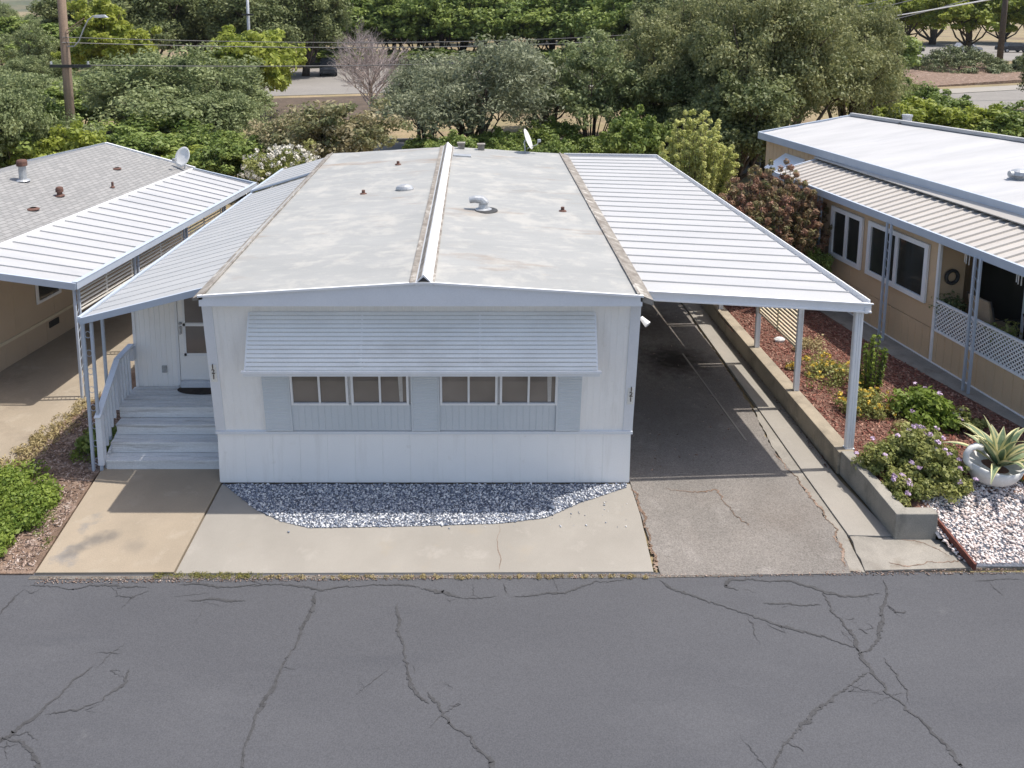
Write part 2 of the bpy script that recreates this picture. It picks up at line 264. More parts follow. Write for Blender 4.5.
class MB:
    def __init__(s): s.v = []; s.f = []; s.t = []
    def add(s, vs, fs, tint=None):
        n = len(s.v); s.v += [tuple(v) for v in vs]; s.f += [tuple(i + n for i in f) for f in fs]
        if tint is not None: s.t += [tint] * len(fs)
        return s
    def box(s, a, b):
        x0, x1 = sorted((a[0], b[0])); y0, y1 = sorted((a[1], b[1])); z0, z1 = sorted((a[2], b[2]))
        return s.add([(x0,y0,z0),(x1,y0,z0),(x1,y1,z0),(x0,y1,z0),(x0,y0,z1),(x1,y0,z1),(x1,y1,z1),(x0,y1,z1)],
                     [(3,2,1,0),(4,5,6,7),(0,1,5,4),(1,2,6,5),(2,3,7,6),(3,0,4,7)])
    def hexa(s, p):   # 4 bottom + 4 top points
        return s.add(p, [(3,2,1,0),(4,5,6,7),(0,1,5,4),(1,2,6,5),(2,3,7,6),(3,0,4,7)])
    def prism(s, poly, z0, z1):   # poly ccw xy; z may be callables
        n = len(poly)
        zb = z0 if callable(z0) else (lambda x, y: z0); zt = z1 if callable(z1) else (lambda x, y: z1)
        vs = [(x, y, zb(x, y)) for x, y in poly] + [(x, y, zt(x, y)) for x, y in poly]
        fs = [tuple(reversed(range(n))), tuple(range(n, 2 * n))] + [(i, (i + 1) % n, (i + 1) % n + n, i + n) for i in range(n)]
        return s.add(vs, fs)
    def sheet(s, poly, z):
        return s.add([(x, y, z) for x, y in poly], [tuple(range(len(poly)))])
    def beam(s, a, b, w, h, up=(0, 0, 1)):   # rectangular bar
        a = Vector(a); b = Vector(b); d = (b - a).normalized(); u = Vector(up)
        sd = d.cross(u)
        if sd.length < 1e-4: sd = d.cross(Vector((0, 1, 0)))
        sd.normalize(); u = sd.cross(d).normalized()
        sd *= w / 2; u *= h / 2
        return s.hexa([a - sd - u, a + sd - u, b + sd - u, b - sd - u, a - sd + u, a + sd + u, b + sd + u, b - sd + u])
    def tube(s, pts, rad, seg=8, cap=True):
        pts = [Vector(p) for p in pts]; n = len(pts)
        if not hasattr(rad, '__len__'): rad = [rad] * n
        base = len(s.v); prev = None
        for i, p in enumerate(pts):
            d = (pts[min(i + 1, n - 1)] - pts[max(i - 1, 0)]).normalized()
            if prev is None:
                a = d.orthogonal().normalized()
            else:
                a = (prev - d * prev.dot(d))
                a = a.normalized() if a.length > 1e-6 else d.orthogonal().normalized()
            prev = a; b = d.cross(a)
            for k in range(seg):
                t = 2 * math.pi * k / seg
                s.v.append(tuple(p + (a * math.cos(t) + b * math.sin(t)) * rad[i]))
        for i in range(n - 1):
            for k in range(seg):
                k2 = (k + 1) % seg
                s.f.append((base + i*seg + k, base + i*seg + k2, base + (i+1)*seg + k2, base + (i+1)*seg + k))
        if cap:
            s.f.append(tuple(base + k for k in reversed(range(seg)))); s.f.append(tuple(base + (n-1)*seg + k for k in range(seg)))
        return s
    def lathe(s, prof, c=(0, 0, 0), seg=20, sx=1, sy=1, closed=True):
        base = len(s.v)
        for r, z in prof:
            for k in range(seg):
                t = 2 * math.pi * k / seg
                s.v.append((c[0] + r*math.cos(t)*sx, c[1] + r*math.sin(t)*sy, c[2] + z))
        for i in range(len(prof) - 1):
            for k in range(seg):
                k2 = (k + 1) % seg
                s.f.append((base+i*seg+k, base+i*seg+k2, base+(i+1)*seg+k2, base+(i+1)*seg+k))
        if closed:
            s.f.append(tuple(base + k for k in reversed(range(seg)))); s.f.append(tuple(base+(len(prof)-1)*seg+k for k in range(seg)))
        return s
    def build(s, name, mat, parent=None, world=False, smooth=False, bevel=0.0, mats=None, fmat=None):
        me = bpy.data.meshes.new(name)
        vs = s.v; loc = (0, 0, 0)
        if parent is not None and world:
            inv = WM[parent].inverted(); vs = [tuple(inv @ Vector(v)) for v in vs]
        if parent is None:
            a = np.array(vs); loc = ((a[:,0].min()+a[:,0].max())/2, (a[:,1].min()+a[:,1].max())/2, a[:,2].min())
            vs = [tuple(r) for r in (a - np.array(loc))]
        me.from_pydata(vs, [], s.f)
        me.materials.append(mat)
        if mats:
            for m_ in mats: me.materials.append(m_)
            me.polygons.foreach_set('material_index', fmat)
        if s.t and len(s.t) == len(s.f):
            at = me.attributes.new("tint", 'FLOAT', 'FACE'); at.data.foreach_set('value', s.t)
        if smooth: me.polygons.foreach_set('use_smooth', [True] * len(me.polygons))
        me.update()
        o = bpy.data.objects.new(name, me); COL.objects.link(o); o.location = loc
        if parent is not None:
            o.parent = parent; WM[o] = WM[parent]
        else:
            WM[o] = Matrix.Translation(loc)
        if bevel > 0:
            b = o.modifiers.new("bevel", 'BEVEL'); b.width = bevel; b.segments = 2; b.limit_method = 'ANGLE'
        return o

def npmesh(name, verts, quads, tint, mat):
    me = bpy.data.meshes.new(name)
    me.vertices.add(len(verts)); me.vertices.foreach_set('co', verts.astype(np.float32).ravel())
    nq = len(quads); k = quads.shape[1]
    me.loops.add(nq * k); me.loops.foreach_set('vertex_index', quads.astype(np.int32).ravel())
    me.polygons.add(nq); me.polygons.foreach_set('loop_start', np.arange(0, nq * k, k, dtype=np.int32))
    me.update(calc_edges=True)
    at = me.attributes.new("tint", 'FLOAT', 'FACE'); at.data.foreach_set('value', tint.astype(np.float32))
    me.materials.append(mat)
    return me

def link_mesh(name, me, parent=None, loc=(0, 0, 0)):
    o = bpy.data.objects.new(name, me); COL.objects.link(o); o.location = loc
    if parent is not None: o.parent = parent; WM[o] = WM[parent]
    return o

def copy_tree(o, parent=None):
    c = o.copy(); COL.objects.link(c); c.parent = parent
    for ch in list(o.children): copy_tree(ch, c)
    return c

def inpoly(x, y, poly):
    ins = False; n = len(poly)
    for i in range(n):
        x1, y1 = poly[i]; x2, y2 = poly[(i + 1) % n]
        if (y1 > y) != (y2 > y) and x < (x2 - x1) * (y - y1) / (y2 - y1) + x1: ins = not ins
    return ins

def scatter_stones(name, poly, z, n, size, mat, seed, flat=0.6, elong=1.0, zf=None):
    rng = np.random.default_rng(seed)
    xs = [p[0] for p in poly]; ys = [p[1] for p in poly]
    pts = []
    while len(pts) < n:
        x = rng.uniform(min(xs), max(xs)); y = rng.uniform(min(ys), max(ys))
        if inpoly(x, y, poly): pts.append((x, y))
    pts = np.array(pts)
    octv = np.array([(1,0,0),(0,1,0),(-1,0,0),(0,-1,0),(0,0,1),(0,0,-1)], float)
    octf = np.array([(0,1,4),(1,2,4),(2,3,4),(3,0,4),(1,0,5),(2,1,5),(3,2,5),(0,3,5)])
    V = np.repeat(octv[None], n, 0) * rng.uniform(0.65, 1.2, (n, 6, 3))
    sz = size * rng.lognormal(0, 0.3, n)
    V *= (sz[:, None, None] * np.array([elong, 1 / elong, flat]))
    a = rng.uniform(0, 2*math.pi, n); ca, sa = np.cos(a), np.sin(a)
    tl = rng.normal(0, 0.35, n)
    x, y, zz = V[..., 0].copy(), V[..., 1].copy(), V[..., 2].copy()
    x, zz = x*np.cos(tl)[:, None] - zz*np.sin(tl)[:, None], x*np.sin(tl)[:, None] + zz*np.cos(tl)[:, None]
    V[..., 0] = x*ca[:, None] - y*sa[:, None]; V[..., 1] = x*sa[:, None] + y*ca[:, None]; V[..., 2] = zz
    V[..., 0] += pts[:, 0:1]; V[..., 1] += pts[:, 1:2]
    zb = np.full(n, z) if zf is None else np.array([zf(px, py) for px, py in pts])
    V[..., 2] += (zb + sz * flat * rng.uniform(0.1, 0.9, n))[:, None]
    F = (octf[None] + (np.arange(n) * 6)[:, None, None]).reshape(-1, 3)
    tint = np.repeat(rng.uniform(0, 1, n), 8)
    c = np.array([pts[:, 0].mean(), pts[:, 1].mean(), z])
    me = npmesh(name, V.reshape(-1, 3) - c, F, tint, mat)
    return link_mesh(name, me, None, tuple(c))

# ------------------------------------------------------------------ foliage
def leaves(centers, rad, n, size, rng, mat, name, squash=0.75, up=0.35, aspect=0.55, tintc=None, hang=0.0):
    """n leaves scattered round each clump centre"""
    K = len(centers); centers = np.asarray(centers); rad = np.asarray(rad)
    idx = np.repeat(np.arange(K), n)
    N = len(idx)
    d = rng.normal(0, 1, (N, 3)); d /= np.linalg.norm(d, axis=1)[:, None]
    rr = rng.uniform(0.15, 1, N) ** 0.5
    pos = centers[idx] + d * (rr * rad[idx])[:, None] * np.array([1, 1, squash])
    nrm = d + rng.normal(0, 0.6, (N, 3)) + np.array([0, 0, up])
    nrm /= np.linalg.norm(nrm, axis=1)[:, None]
    t = np.cross(nrm, rng.normal(0, 1, (N, 3))); t[:, 2] -= hang; t /= np.linalg.norm(t, axis=1)[:, None]
    b = np.cross(nrm, t)
    s = size * rng.lognormal(0, 0.25, N)
    T = t * s[:, None]; B = b * (s * aspect)[:, None]
    fold = nrm * (s * 0.18)[:, None]
    V = np.stack([pos - T, pos - B + fold, pos + T, pos + B + fold], 1).reshape(-1, 3)
    Q = (np.arange(N) * 4)[:, None] + np.array([0, 1, 2, 3])
    if tintc is None: tintc = rng.uniform(0, 1, K)
    tint = np.clip(0.62 * tintc[idx] + 0.38 * rng.uniform(0, 1, N) ** 1.3, 0, 1)
    return npmesh(name, V, Q, tint, mat)

def crown_points(rng, w, h, z0, n_clump, lobes=7, tall=1.0, shell=0.5):
    big = 0.74 if lobes > 9 else 1.0
    """clump centres in an uneven crown made of overlapping lobes; crown spans z0..h"""
    ch = h - z0; pts = []; rads = []
    L = []
    for i in range(lobes):
        a = 2*math.pi*i/lobes + rng.uniform(-0.5, 0.5); q = rng.uniform(0.25, 0.62)
        L.append((math.cos(a)*q*w/2, math.sin(a)*q*w/2, z0 + ch*rng.uniform(0.25, 0.68), w*rng.uniform(0.22, 0.34)*big, ch*rng.uniform(0.24, 0.38)*big))
    L.append((rng.uniform(-.1, .1)*w, rng.uniform(-.1, .1)*w, z0 + ch*0.66, w*0.30, ch*0.34))
    L.append((0, 0, z0 + ch*0.4, w*0.36*big, ch*0.34*big))
    for i in range(n_clump):
        lx, ly, lz, lr, lh = L[rng.integers(len(L))]
        d = rng.normal(0, 1, 3); d /= np.linalg.norm(d)
        if d[2] < -0.3: d[2] *= -0.6
        q = rng.uniform(shell, 1.0)
        p = np.array([lx + d[0]*lr*q, ly + d[1]*lr*q, lz + d[2]*lh*q*tall])
        p[2] = max(p[2], z0*0.7); pts.append(p)
    return np.array(pts), L

PROTO = {}
def make_tree(kind, mat, w, h, z0, clumps, n, size, seed, crad=None, trunk_r=0.16, lean=0.0, up=0.35, extra=None, lobes=7, bark='bark', name='tree', stems=1, aspect=0.55, shell=0.5):
    rng = np.random.default_rng(seed); random.seed(seed)
    pts, L = crown_points(rng, w, h, z0, clumps, lobes, shell=shell)
    crad = crad or w * 0.085
    rads = crad * rng.uniform(0.7, 1.3, len(pts))
    cm = leaves(pts, rads * 0.9, int(n * 1.15), size * 1.2, rng, LM[mat], kind + '_crown', up=up, aspect=aspect)
    tb = MB()
    for st in range(stems):
        ox = (st - (stems-1)/2) * 0.35 * (w/5); oy = rng.uniform(-.15, .15) * w/5 if stems > 1 else 0
        top = Vector((ox*2 + lean, oy, z0 + (h - z0)*0.55)); base = Vector((ox, oy, -0.1))
        midp = base.lerp(top, 0.5) + Vector((rng.uniform(-.15, .15), rng.uniform(-.15, .15), 0))*w/4
        tb.tube([base, base.lerp(midp, 0.5), midp, top], [trunk_r*1.25, trunk_r, trunk_r*0.8, trunk_r*0.35], 8)
    for (lx, ly, lz, lr, lh) in L:
        s0 = Vector((0, 0, z0*rng.uniform(0.6, 1.05) + 0.15)); e = Vector((lx, ly, lz))
        m_ = s0.lerp(e, 0.5) + Vector((0, 0, -0.08*h))
        tb.tube([s0, m_, e], [trunk_r*0.5, trunk_r*0.32, trunk_r*0.12], 6)
        for q in range(3):
            d = Vector(rng.normal(0, 1, 3)).normalized(); e2 = e + Vector((d.x*lr, d.y*lr, abs(d.z)*lh))*0.9
            tb.tube([m_.lerp(e, 0.7), e2], [trunk_r*0.2, trunk_r*0.05], 5)
    PROTO[kind] = dict(crown=cm, trunk=tb, w=w, h=h, bark=bark, extra=extra, rng=rng, pts=pts, trunkmesh=None)

def place_tree(kind, x, y, z, w, h, label, group=None, rz=0.0, name='tree', cat='tree', parts=('trunk', 'crown')):
    p = PROTO[kind]
    o = thing(name, label, cat, (x, y, z), rz, group)
    if kind not in ('spiky', 'oleander', 'purple', 'lime', 'yellow', 'bright', 'bright_tall'): w, h = w * 1.22, h * 1.05
    if kind in ('olive', 'thin'): h *= 1.16
    s = (w / p['w'], w / p['w'], h / p['h'])
    if p['trunkmesh'] is None:
        t = p['trunk'].build(parts[0], M[p['bark']], o, smooth=True); p['trunkmesh'] = t.data
    else:
        t = link_mesh(parts[0], p['trunkmesh'], o)
    c = link_mesh(parts[1], p['crown'], o)
    for q in (t, c): q.scale = s
    if p['extra'] is not None:
        nm, me = p['extra']; e = link_mesh(nm, me, o); e.scale = s
    return o

# ------------------------------------------------------------------ the ground and the roads
def struct(name, mb, mat, **k): return tag(mb.build(name, mat, **k), kind='structure')

def ground_mesh():
    mb = MB(); xs = [-1550, -900, -300, -120, -60, -30, 0, 30, 60, 120, 300, 900, 1550]; ys = [-200, -40, 0, 20, 40, 60, 90, 140, 220, 400, 900, 1500, 1990]
    vs = [(x, y, -0.03) for y in ys for x in xs]; nx = len(xs)
    mb.add(vs, [(j*nx+i, j*nx+i+1, (j+1)*nx+i+1, (j+1)*nx+i) for j in range(len(ys)-1) for i in range(nx-1)])
    return mb
struct('ground', ground_mesh(), M['ground'])
struct('street', MB().prism([(-60, -8), (60, -8), (60, 9.5), (-60, 9.36)], -0.2, -0.004), M['street'])
# gutter edge between apron and street
mb = MB()
mb.prism([(-5.72, 9.30), (2.36, 9.33), (2.36, 9.395), (-5.72, 9.36)], -0.1, 0.002)
mb.prism([(2.36, 9.33), (3.6, 9.36), (3.6, 9.40), (2.36, 9.395)], -0.1, 0.004)
struct('gutter_lip', mb, M['lip'])
# aprons and walk
struct('pavement', MB().prism([(-3.865, 9.40), (2.35, 9.43), (2.42, 10.6), (2.42, 11.36), (-3.865, 11.36)], -0.1, 0.012), M['concrete'], bevel=0.008)
struct('walkway', MB().prism([(-5.67, 9.39), (-3.885, 9.40), (-3.885, 14.0), (-5.95, 14.0), (-5.88, 11.7)], -0.1, 0.030), M['concrete_old'], bevel=0.006)
# driveway of asphalt with its concrete strip
dp = [(2.43, 9.36), (4.9, 9.40), (5.0, 9.9), (5.08, 10.26), (5.03, 11.58), (4.98, 12.35), (5.10, 13.7), (5.14, 15.6), (5.14, 24), (2.43, 24)]
def jag(poly, amp, step, seed, keep=()):
    r_ = random.Random(seed); out = []
    for i in range(len(poly)):
        a, b = poly[i], poly[(i+1) % len(poly)]; out.append(a)
        if i in keep: continue
        L = math.dist(a, b); n = int(L/step)
        for k in range(1, n): out.append((a[0]+(b[0]-a[0])*k/n + r_.uniform(-amp, amp), a[1]+(b[1]-a[1])*k/n + r_.uniform(-amp, amp)))
    return out
struct('driveway', MB().prism(jag(dp, 0.022, 0.07, 5, keep=(0, 8, 9, 10, 11)), -0.1, 0.008), M['drive'])
struct('concrete_strip', MB().prism([(5.21, 10.13), (5.83, 10.11), (5.68, 11.4), (5.62, 24), (5.15, 24), (5.2, 13.76), (5.2, 11.58)], -0.1, 0.03), M['concrete'], bevel=0.006)
mb = MB(); left = [(4.9, 9.45), (5.0, 9.85), (5.08, 10.26), (5.03, 11.58), (5.0, 12.35), (5.12, 13.7)]
right = [(5.1, 9.42), (5.15, 9.85), (5.205, 10.2), (5.195, 11.58), (5.195, 12.4), (5.195, 13.76)]
rr = random.Random(3)
mb.prism(jag(left + right[::-1], 0.016, 0.09, 6, keep=(5, 6, 7, 8, 9, 10, 11, 12)), -0.1, 0.005)
struct('broken_kerb', mb, M['concrete_grey'])
struct('kerb_patch', MB().prism(jag([(5.10, 9.44), (7.3, 9.52), (6.55, 9.62), (6.42, 10.04), (5.86, 10.09), (5.22, 10.12)], 0.012, 0.1, 9, keep=(0,)), -0.1, 0.022), M['concrete_grey'], bevel=0.01)
def add_spot(m, loc, r, col, amt):
    nt = m.node_tree; N = nt.nodes; L = nt.links; b = N["Principled BSDF"]; src = b.inputs['Base Color'].links[0].from_socket
    tc = N.new("ShaderNodeTexCoord"); d = N.new("ShaderNodeVectorMath"); d.operation = 'DISTANCE'; d.inputs[1].default_value = loc
    n = N.new("ShaderNodeTexNoise"); n.inputs['Scale'].default_value = 7; n.inputs['Detail'].default_value = 6; L.new(tc.outputs['Object'], n.inputs['Vector'])
    L.new(tc.outputs['Object'], d.inputs[0])
    a = N.new("ShaderNodeMath"); a.operation = 'MULTIPLY_ADD'; a.inputs[1].default_value = r*1.1; L.new(n.outputs[0], a.inputs[0]); L.new(d.outputs['Value'], a.inputs[2])
    q = N.new("ShaderNodeMapRange"); q.inputs[1].default_value = r*.75; q.inputs[2].default_value = r*1.6; q.inputs[3].default_value = amt; q.inputs[4].default_value = 0
    L.new(a.outputs[0], q.inputs[0]); mx = N.new("ShaderNodeMix"); mx.data_type = 'RGBA'; mx.inputs[7].default_value = (*col, 1)
    L.new(q.outputs[0], mx.inputs[0]); L.new(src, mx.inputs[6]); L.new(mx.outputs[2], b.inputs['Base Color'])
DY = (9.36+24)/2; DX = (2.43+5.14)/2
for (sx, sy, sr, sa) in ((-5.35, 9.86, .16, .7), (-5.2, 10.02, .20, .75), (-5.0, 10.12, .16, .6), (-5.42, 9.72, .12, .5), (-4.6, 9.9, .2, .3)):
    add_spot(M['concrete_old'], (sx+4.9175, sy-11.695, .13), sr, (0.13, 0.12, 0.11), sa)
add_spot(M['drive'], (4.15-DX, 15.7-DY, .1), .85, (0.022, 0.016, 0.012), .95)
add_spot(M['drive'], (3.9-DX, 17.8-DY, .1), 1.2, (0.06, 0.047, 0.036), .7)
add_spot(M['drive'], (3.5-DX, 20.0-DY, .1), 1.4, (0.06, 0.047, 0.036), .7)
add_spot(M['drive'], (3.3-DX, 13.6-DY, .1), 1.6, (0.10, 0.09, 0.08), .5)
# thin pale line on the driveway
struct('driveway_pale_line', MB().beam((4.62, 12.6, 0.012), (4.43, 16.0, 0.012), 0.035, 0.012), M['concrete'])
# neighbour's drive on the left, planting strip between
struct('neighbour_driveway', MB().prism([(-30, 10.2), (-8.6, 10.2), (-7.95, 11.1), (-7.45, 11.7), (-7.1, 13.83), (-6.5, 17), (-5.9, 24), (-30, 24)], -0.1, 0.01), M['concrete_side'])
struct('planting_strip', MB().prism([(-12, 9.38), (-5.70, 9.385), (-5.90, 11.6), (-5.97, 14), (-5.9, 24), (-5.92, 24), (-6.52, 17), (-7.12, 13.83), (-7.47, 11.7), (-7.97, 11.1), (-8.62, 10.2), (-12, 10.1)], -0.1, 0.018), M['leaf_litter'])
# planter ground on the right (raised)
BED = [(5.9, 10.25), (6.30, 10.02), (6.62, 10.35), (9.35, 11.0), (9.2, 12.2), (8.35, 15.5), (7.6, 19.5), (7.0, 24), (5.6, 24), (5.72, 15), (5.86, 11.8)]
def bedz(x, y): return max(0.02, min(0.33, 0.33 - max(0, (10.9 - y)) * 0.30 * max(0, min(1, (x - 6.0)/0.6))))
def grid_patch(poly, zf, step=0.25):
    mb = MB(); xs = [p[0] for p in poly]; ys = [p[1] for p in poly]
    nx = int((max(xs)-min(xs))/step)+1; ny = int((max(ys)-min(ys))/step)+1
    ids = {}
    for j in range(ny+1):
        for i in range(nx+1):
            x = min(xs)+i*step; y = min(ys)+j*step
            ids[(i, j)] = len(mb.v); mb.v.append((x, y, zf(x, y)))
    for j in range(ny):
        for i in range(nx):
            x = min(xs)+(i+.5)*step; y = min(ys)+(j+.5)*step
            if inpoly(x, y, poly): mb.f.append((ids[(i,j)], ids[(i+1,j)], ids[(i+1,j+1)], ids[(i,j+1)]))
    return mb
struct('garden_bed', grid_patch([(5.86, 10.4), (6.4, 10.4), (9.6, 10.4), (9.6, 24), (5.6, 24), (5.72, 15), (5.80, 11.8)], bedz, 0.2), M['mulch_ground'])
GR = [(6.42, 9.62), (6.6, 9.55), (14, 9.7), (14, 11.3), (8.4, 11.25), (7.3, 10.95), (6.35, 10.75), (6.40, 10.1)]
def grz(x, y): return 0.03 + max(0, min(0.3, (y - 9.6) * 0.22))
struct('gravel_ground', grid_patch([(6.45, 9.5), (14, 9.6), (14, 11.5), (6.35, 11.3)], lambda x, y: grz(x, y) - 0.0, 0.15), M['gravel_base'])
struct('side_path', MB().prism([(9.45, 11.4), (11.5, 11.4), (11.5, 13), (8.5, 24), (7.0, 24), (8.3, 15.6)], 0.0, 0.335), M['concrete_grey'])
# back road, far lot
struct('back_road', MB().prism([(-120, 34.5), (60, 34.5), (140, 70), (140, 77), (62, 42.5), (-120, 42.5)], -0.1, 0.004), M['far_road'])
struct('mulch_shade_patch', MB().prism([(-22, 51), (-4, 51), (2, 56), (14, 64), (14, 71), (-30, 59)], -0.1, 0.003), M['mulch_shade'])  # mulch patch with tree shade painted into its colour
struct('back_kerb', MB().prism([(-120, 42.6), (60, 42.6), (60, 42.9), (-120, 42.9)], -0.1, 0.14), M['concrete'])
struct('car_park', MB().prism([(-32, 60.5), (16, 73), (30, 92), (40, 118), (-8, 112), (-12, 96), (-30, 88)], -0.1, 0.01), M['far_road'])
struct('far_car_park', MB().prism([(48, 104), (140, 112), (140, 160), (44, 150)], -0.1, 0.01), M['far_road'])
struct('sidewalk', MB().prism([(33, 63.5), (60, 74), (60, 77), (33, 66.3)], -0.1, 0.05), M['concrete'])
struct('right_road', MB().prism([(34, 55), (90, 74), (90, 86), (33, 63.3)], -0.1, 0.012), M['far_road'])
# far hills
def hills():
    mb = MB(); rng = random.Random(4); n = 60
    for row, (Y, hh) in enumerate([(900, -1), (1050, 12), (1250, 30), (1500, 48), (1700, 30), (1900, 0)]):
        for i in range(n+1):
            x = -1500 + i * 3000 / n
            z = hh * (0.75 + 0.35*math.sin(x*0.0021+row) + 0.22*math.sin(x*0.006+1.3)) if hh else -1
            mb.v.append((x, Y + 60*math.sin(x*0.004), z + (rng.uniform(-3, 3) if hh else 0)))
    for r in range(5):
        for i in range(n):
            a = r*(n+1)+i; mb.f.append((a, a+1, a+n+2, a+n+1))
    return mb
struct('hills', hills(), M['hill'], smooth=True)

# street cracks with tar
def crack(pts, w0, seed, mb, z=0.002, jag=0.03):
    r_ = random.Random(seed); P = []
    for (a, b) in zip(pts[:-1], pts[1:]):
        L = math.dist(a, b); n = max(2, int(L / 0.022))
        for i in range(n):
            t = i/n; P.append((a[0]+(b[0]-a[0])*t + r_.gauss(0, jag*0.24) + .018*math.sin(L*7 + i*.31 + seed), a[1]+(b[1]-a[1])*t + r_.gauss(0, jag*0.24) + .012*math.sin(i*.23 + seed*2)))
    P.append(pts[-1]); base = len(mb.v); n = len(P)
    for i, p in enumerate(P):
        q = P[min(i+1, n-1)]; o_ = P[max(i-1, 0)]; dx, dy = q[0]-o_[0], q[1]-o_[1]; l = math.hypot(dx, dy) or 1
        w = w0 * (0.80 + 0.34*math.sin(i*.11 + seed)) * r_.uniform(0.4, 1.15) * min(1, (i+1)/8, (n-i)/8)/2
        mb.v += [(p[0]-dy/l*w, p[1]+dx/l*w, z), (p[0]+dy/l*w, p[1]-dx/l*w, z)]
    for i in range(n-1): mb.f.append((base+2*i, base+2*i+1, base+2*i+3, base+2*i+2))
CRACKS = [
   ( [(-1.96, 9.09), (-2.0, 8.55), (-2.11, 7.97), (-2.22, 7.45), (-2.26, 7.1), (-2.25, 6.73), (-2.26, 6.57)] , 0.05 ),
   ( [(-0.92, 8.87), (-0.89, 8.47), (-0.73, 7.97), (-0.67, 7.67), (-0.47, 7.45)] , 0.05 ),
   ( [(-0.49, 7.62), (-0.35, 7.45), (-0.24, 7.24), (-0.01, 7.04), (0.19, 6.75), (0.26, 6.62)] , 0.05 ),
   ( [(-4.22, 7.93), (-4.36, 7.76), (-4.47, 7.45), (-4.6, 7.21), (-4.67, 7.07), (-4.73, 7.03), (-4.92, 6.99)] , 0.05 ),
   ( [(-4.73, 7.03), (-4.54, 7.01), (-4.34, 6.88), (-4.22, 6.75), (-4.08, 6.57)] , 0.06 ),
   ( [(-4.22, 7.93), (-4.02, 8.25)] , 0.018 ),
   ( [(-3.85, 7.91), (-3.8, 7.73), (-3.93, 7.48)] , 0.045 ),
   ( [(-3.93, 7.48), (-4.16, 7.36), (-4.46, 7.33)] , 0.018 ),
   ( [(-5.72, 8.69), (-5.72, 8.96), (-5.66, 9.13)] , 0.03 ),
   ( [(-5.64, 9.2), (-5.03, 9.13), (-4.81, 9.2), (-4.48, 9.17), (-4.09, 9.15)] , 0.03 ),
   ( [(-4.58, 9.17), (-4.44, 9.0), (-4.24, 8.97), (-4.09, 9.11)] , 0.02 ),
   ( [(-3.57, 8.93), (-3.21, 8.96), (-2.82, 8.92)] , 0.04 ),
   ( [(-3.74, 9.22), (-3.02, 9.17), (-2.46, 9.22), (-2.06, 9.15), (-1.93, 9.11), (-1.56, 9.17), (-0.93, 9.22), (-0.67, 9.15)] , 0.028 ),
   ( [(-0.67, 9.13), (-0.41, 9.08), (-0.13, 8.97)] , 0.05 ),
   ( [(-0.13, 8.97), (0.34, 9.0)] , 0.02 ),
   ( [(0.41, 9.26), (0.41, 9.04)] , 0.03 ),
   ( [(-1.24, 7.76), (-1.15, 7.57)] , 0.012 ),
   ( [(-0.36, 7.76), (-0.25, 7.64)] , 0.01 ),
   ( [(-3.35, 8.55), (-3.28, 8.79)] , 0.01 ),
   ( [(2.37, 9.3), (2.52, 9.13), (2.95, 8.9), (3.32, 8.71), (3.67, 8.51), (4.08, 8.36), (4.36, 8.21), (4.41, 8.07)] , 0.035 ),
   ( [(3.33, 9.11), (3.2, 9.2), (3.29, 9.29), (3.53, 9.3), (4.08, 9.26), (4.3, 9.17), (4.6, 9.0), (5.13, 9.04)] , 0.045 ),
   ( [(3.6, 8.9), (3.93, 8.87), (4.29, 8.85)] , 0.035 ),
   ( [(4.39, 9.09), (4.37, 8.75), (4.43, 8.55), (4.44, 8.25), (4.41, 8.07), (4.42, 7.86), (4.45, 7.6), (4.55, 7.39), (4.66, 7.12), (4.76, 6.75), (4.78, 6.57)] , 0.05 ),
   ( [(5.27, 9.3), (5.18, 9.04), (4.95, 8.71), (4.77, 8.4), (4.53, 8.14), (4.37, 8.11)] , 0.05 ),
   ( [(5.09, 8.87), (5.13, 8.75), (5.28, 8.75)] , 0.05 ),
   ( [(4.47, 8.63), (4.59, 8.63)] , 0.03 ),
   ( [(4.54, 8.47), (4.64, 8.4)] , 0.03 ),
   ( [(4.66, 8.07), (4.66, 7.8), (4.69, 7.64), (4.61, 7.45)] , 0.028 ),
   ( [(4.39, 7.86), (4.12, 7.7), (3.82, 7.51), (3.38, 7.21), (3.07, 6.93), (2.9, 6.73), (2.79, 6.57)] , 0.04 ),
   ( [(4.07, 7.7), (4.19, 7.62), (4.39, 7.59)] , 0.018 ),
   ( [(0.49, 9.0), (1.12, 9.06), (1.59, 9.26), (1.98, 9.29)] , 0.03 ),
   ( [(5.77, 9.3), (5.91, 9.2)] , 0.01 ),
   ( [(6.6, 9.29), (6.63, 9.0)] , 0.012 ),
   ( [(6.41, 9.29), (7.1, 9.3)] , 0.015 ),
]
mb = MB(); rc_ = random.Random(77)
for i, (p, w) in enumerate(CRACKS):
    crack([(x, y) for x, y in p], w, i, mb)
    for k in range(max(1, len(p)//3)):           # hairline side cracks
        a_, b_ = rc_.choice(list(zip(p[:-1], p[1:]))); t = rc_.random(); x, y = a_[0]+(b_[0]-a_[0])*t, a_[1]+(b_[1]-a_[1])*t
        if y < 9.2: crack([(x, y), (x + rc_.gauss(0, .10), y + rc_.gauss(0, .07)), (x + rc_.gauss(0, .22), y + rc_.gauss(0, .12))], 0.010, 200+i*9+k, mb, z=0.0015)
struct('street_cracks', mb, M['crack'])
mb = MB()
for i, (p, w) in enumerate([([(5.5, 9.6), (5.7, 9.52), (6.1, 9.6), (6.5, 9.6)], .03), ([(5.9, 10.05), (6.2, 9.95), (6.35, 9.7)], .03)]): crack(p, w, 90+i, mb, z=0.026)
crack([(0.36, 9.45), (0.35, 10.0), (0.37, 10.44)], 0.012, 95, mb, z=0.0155, jag=0.01)
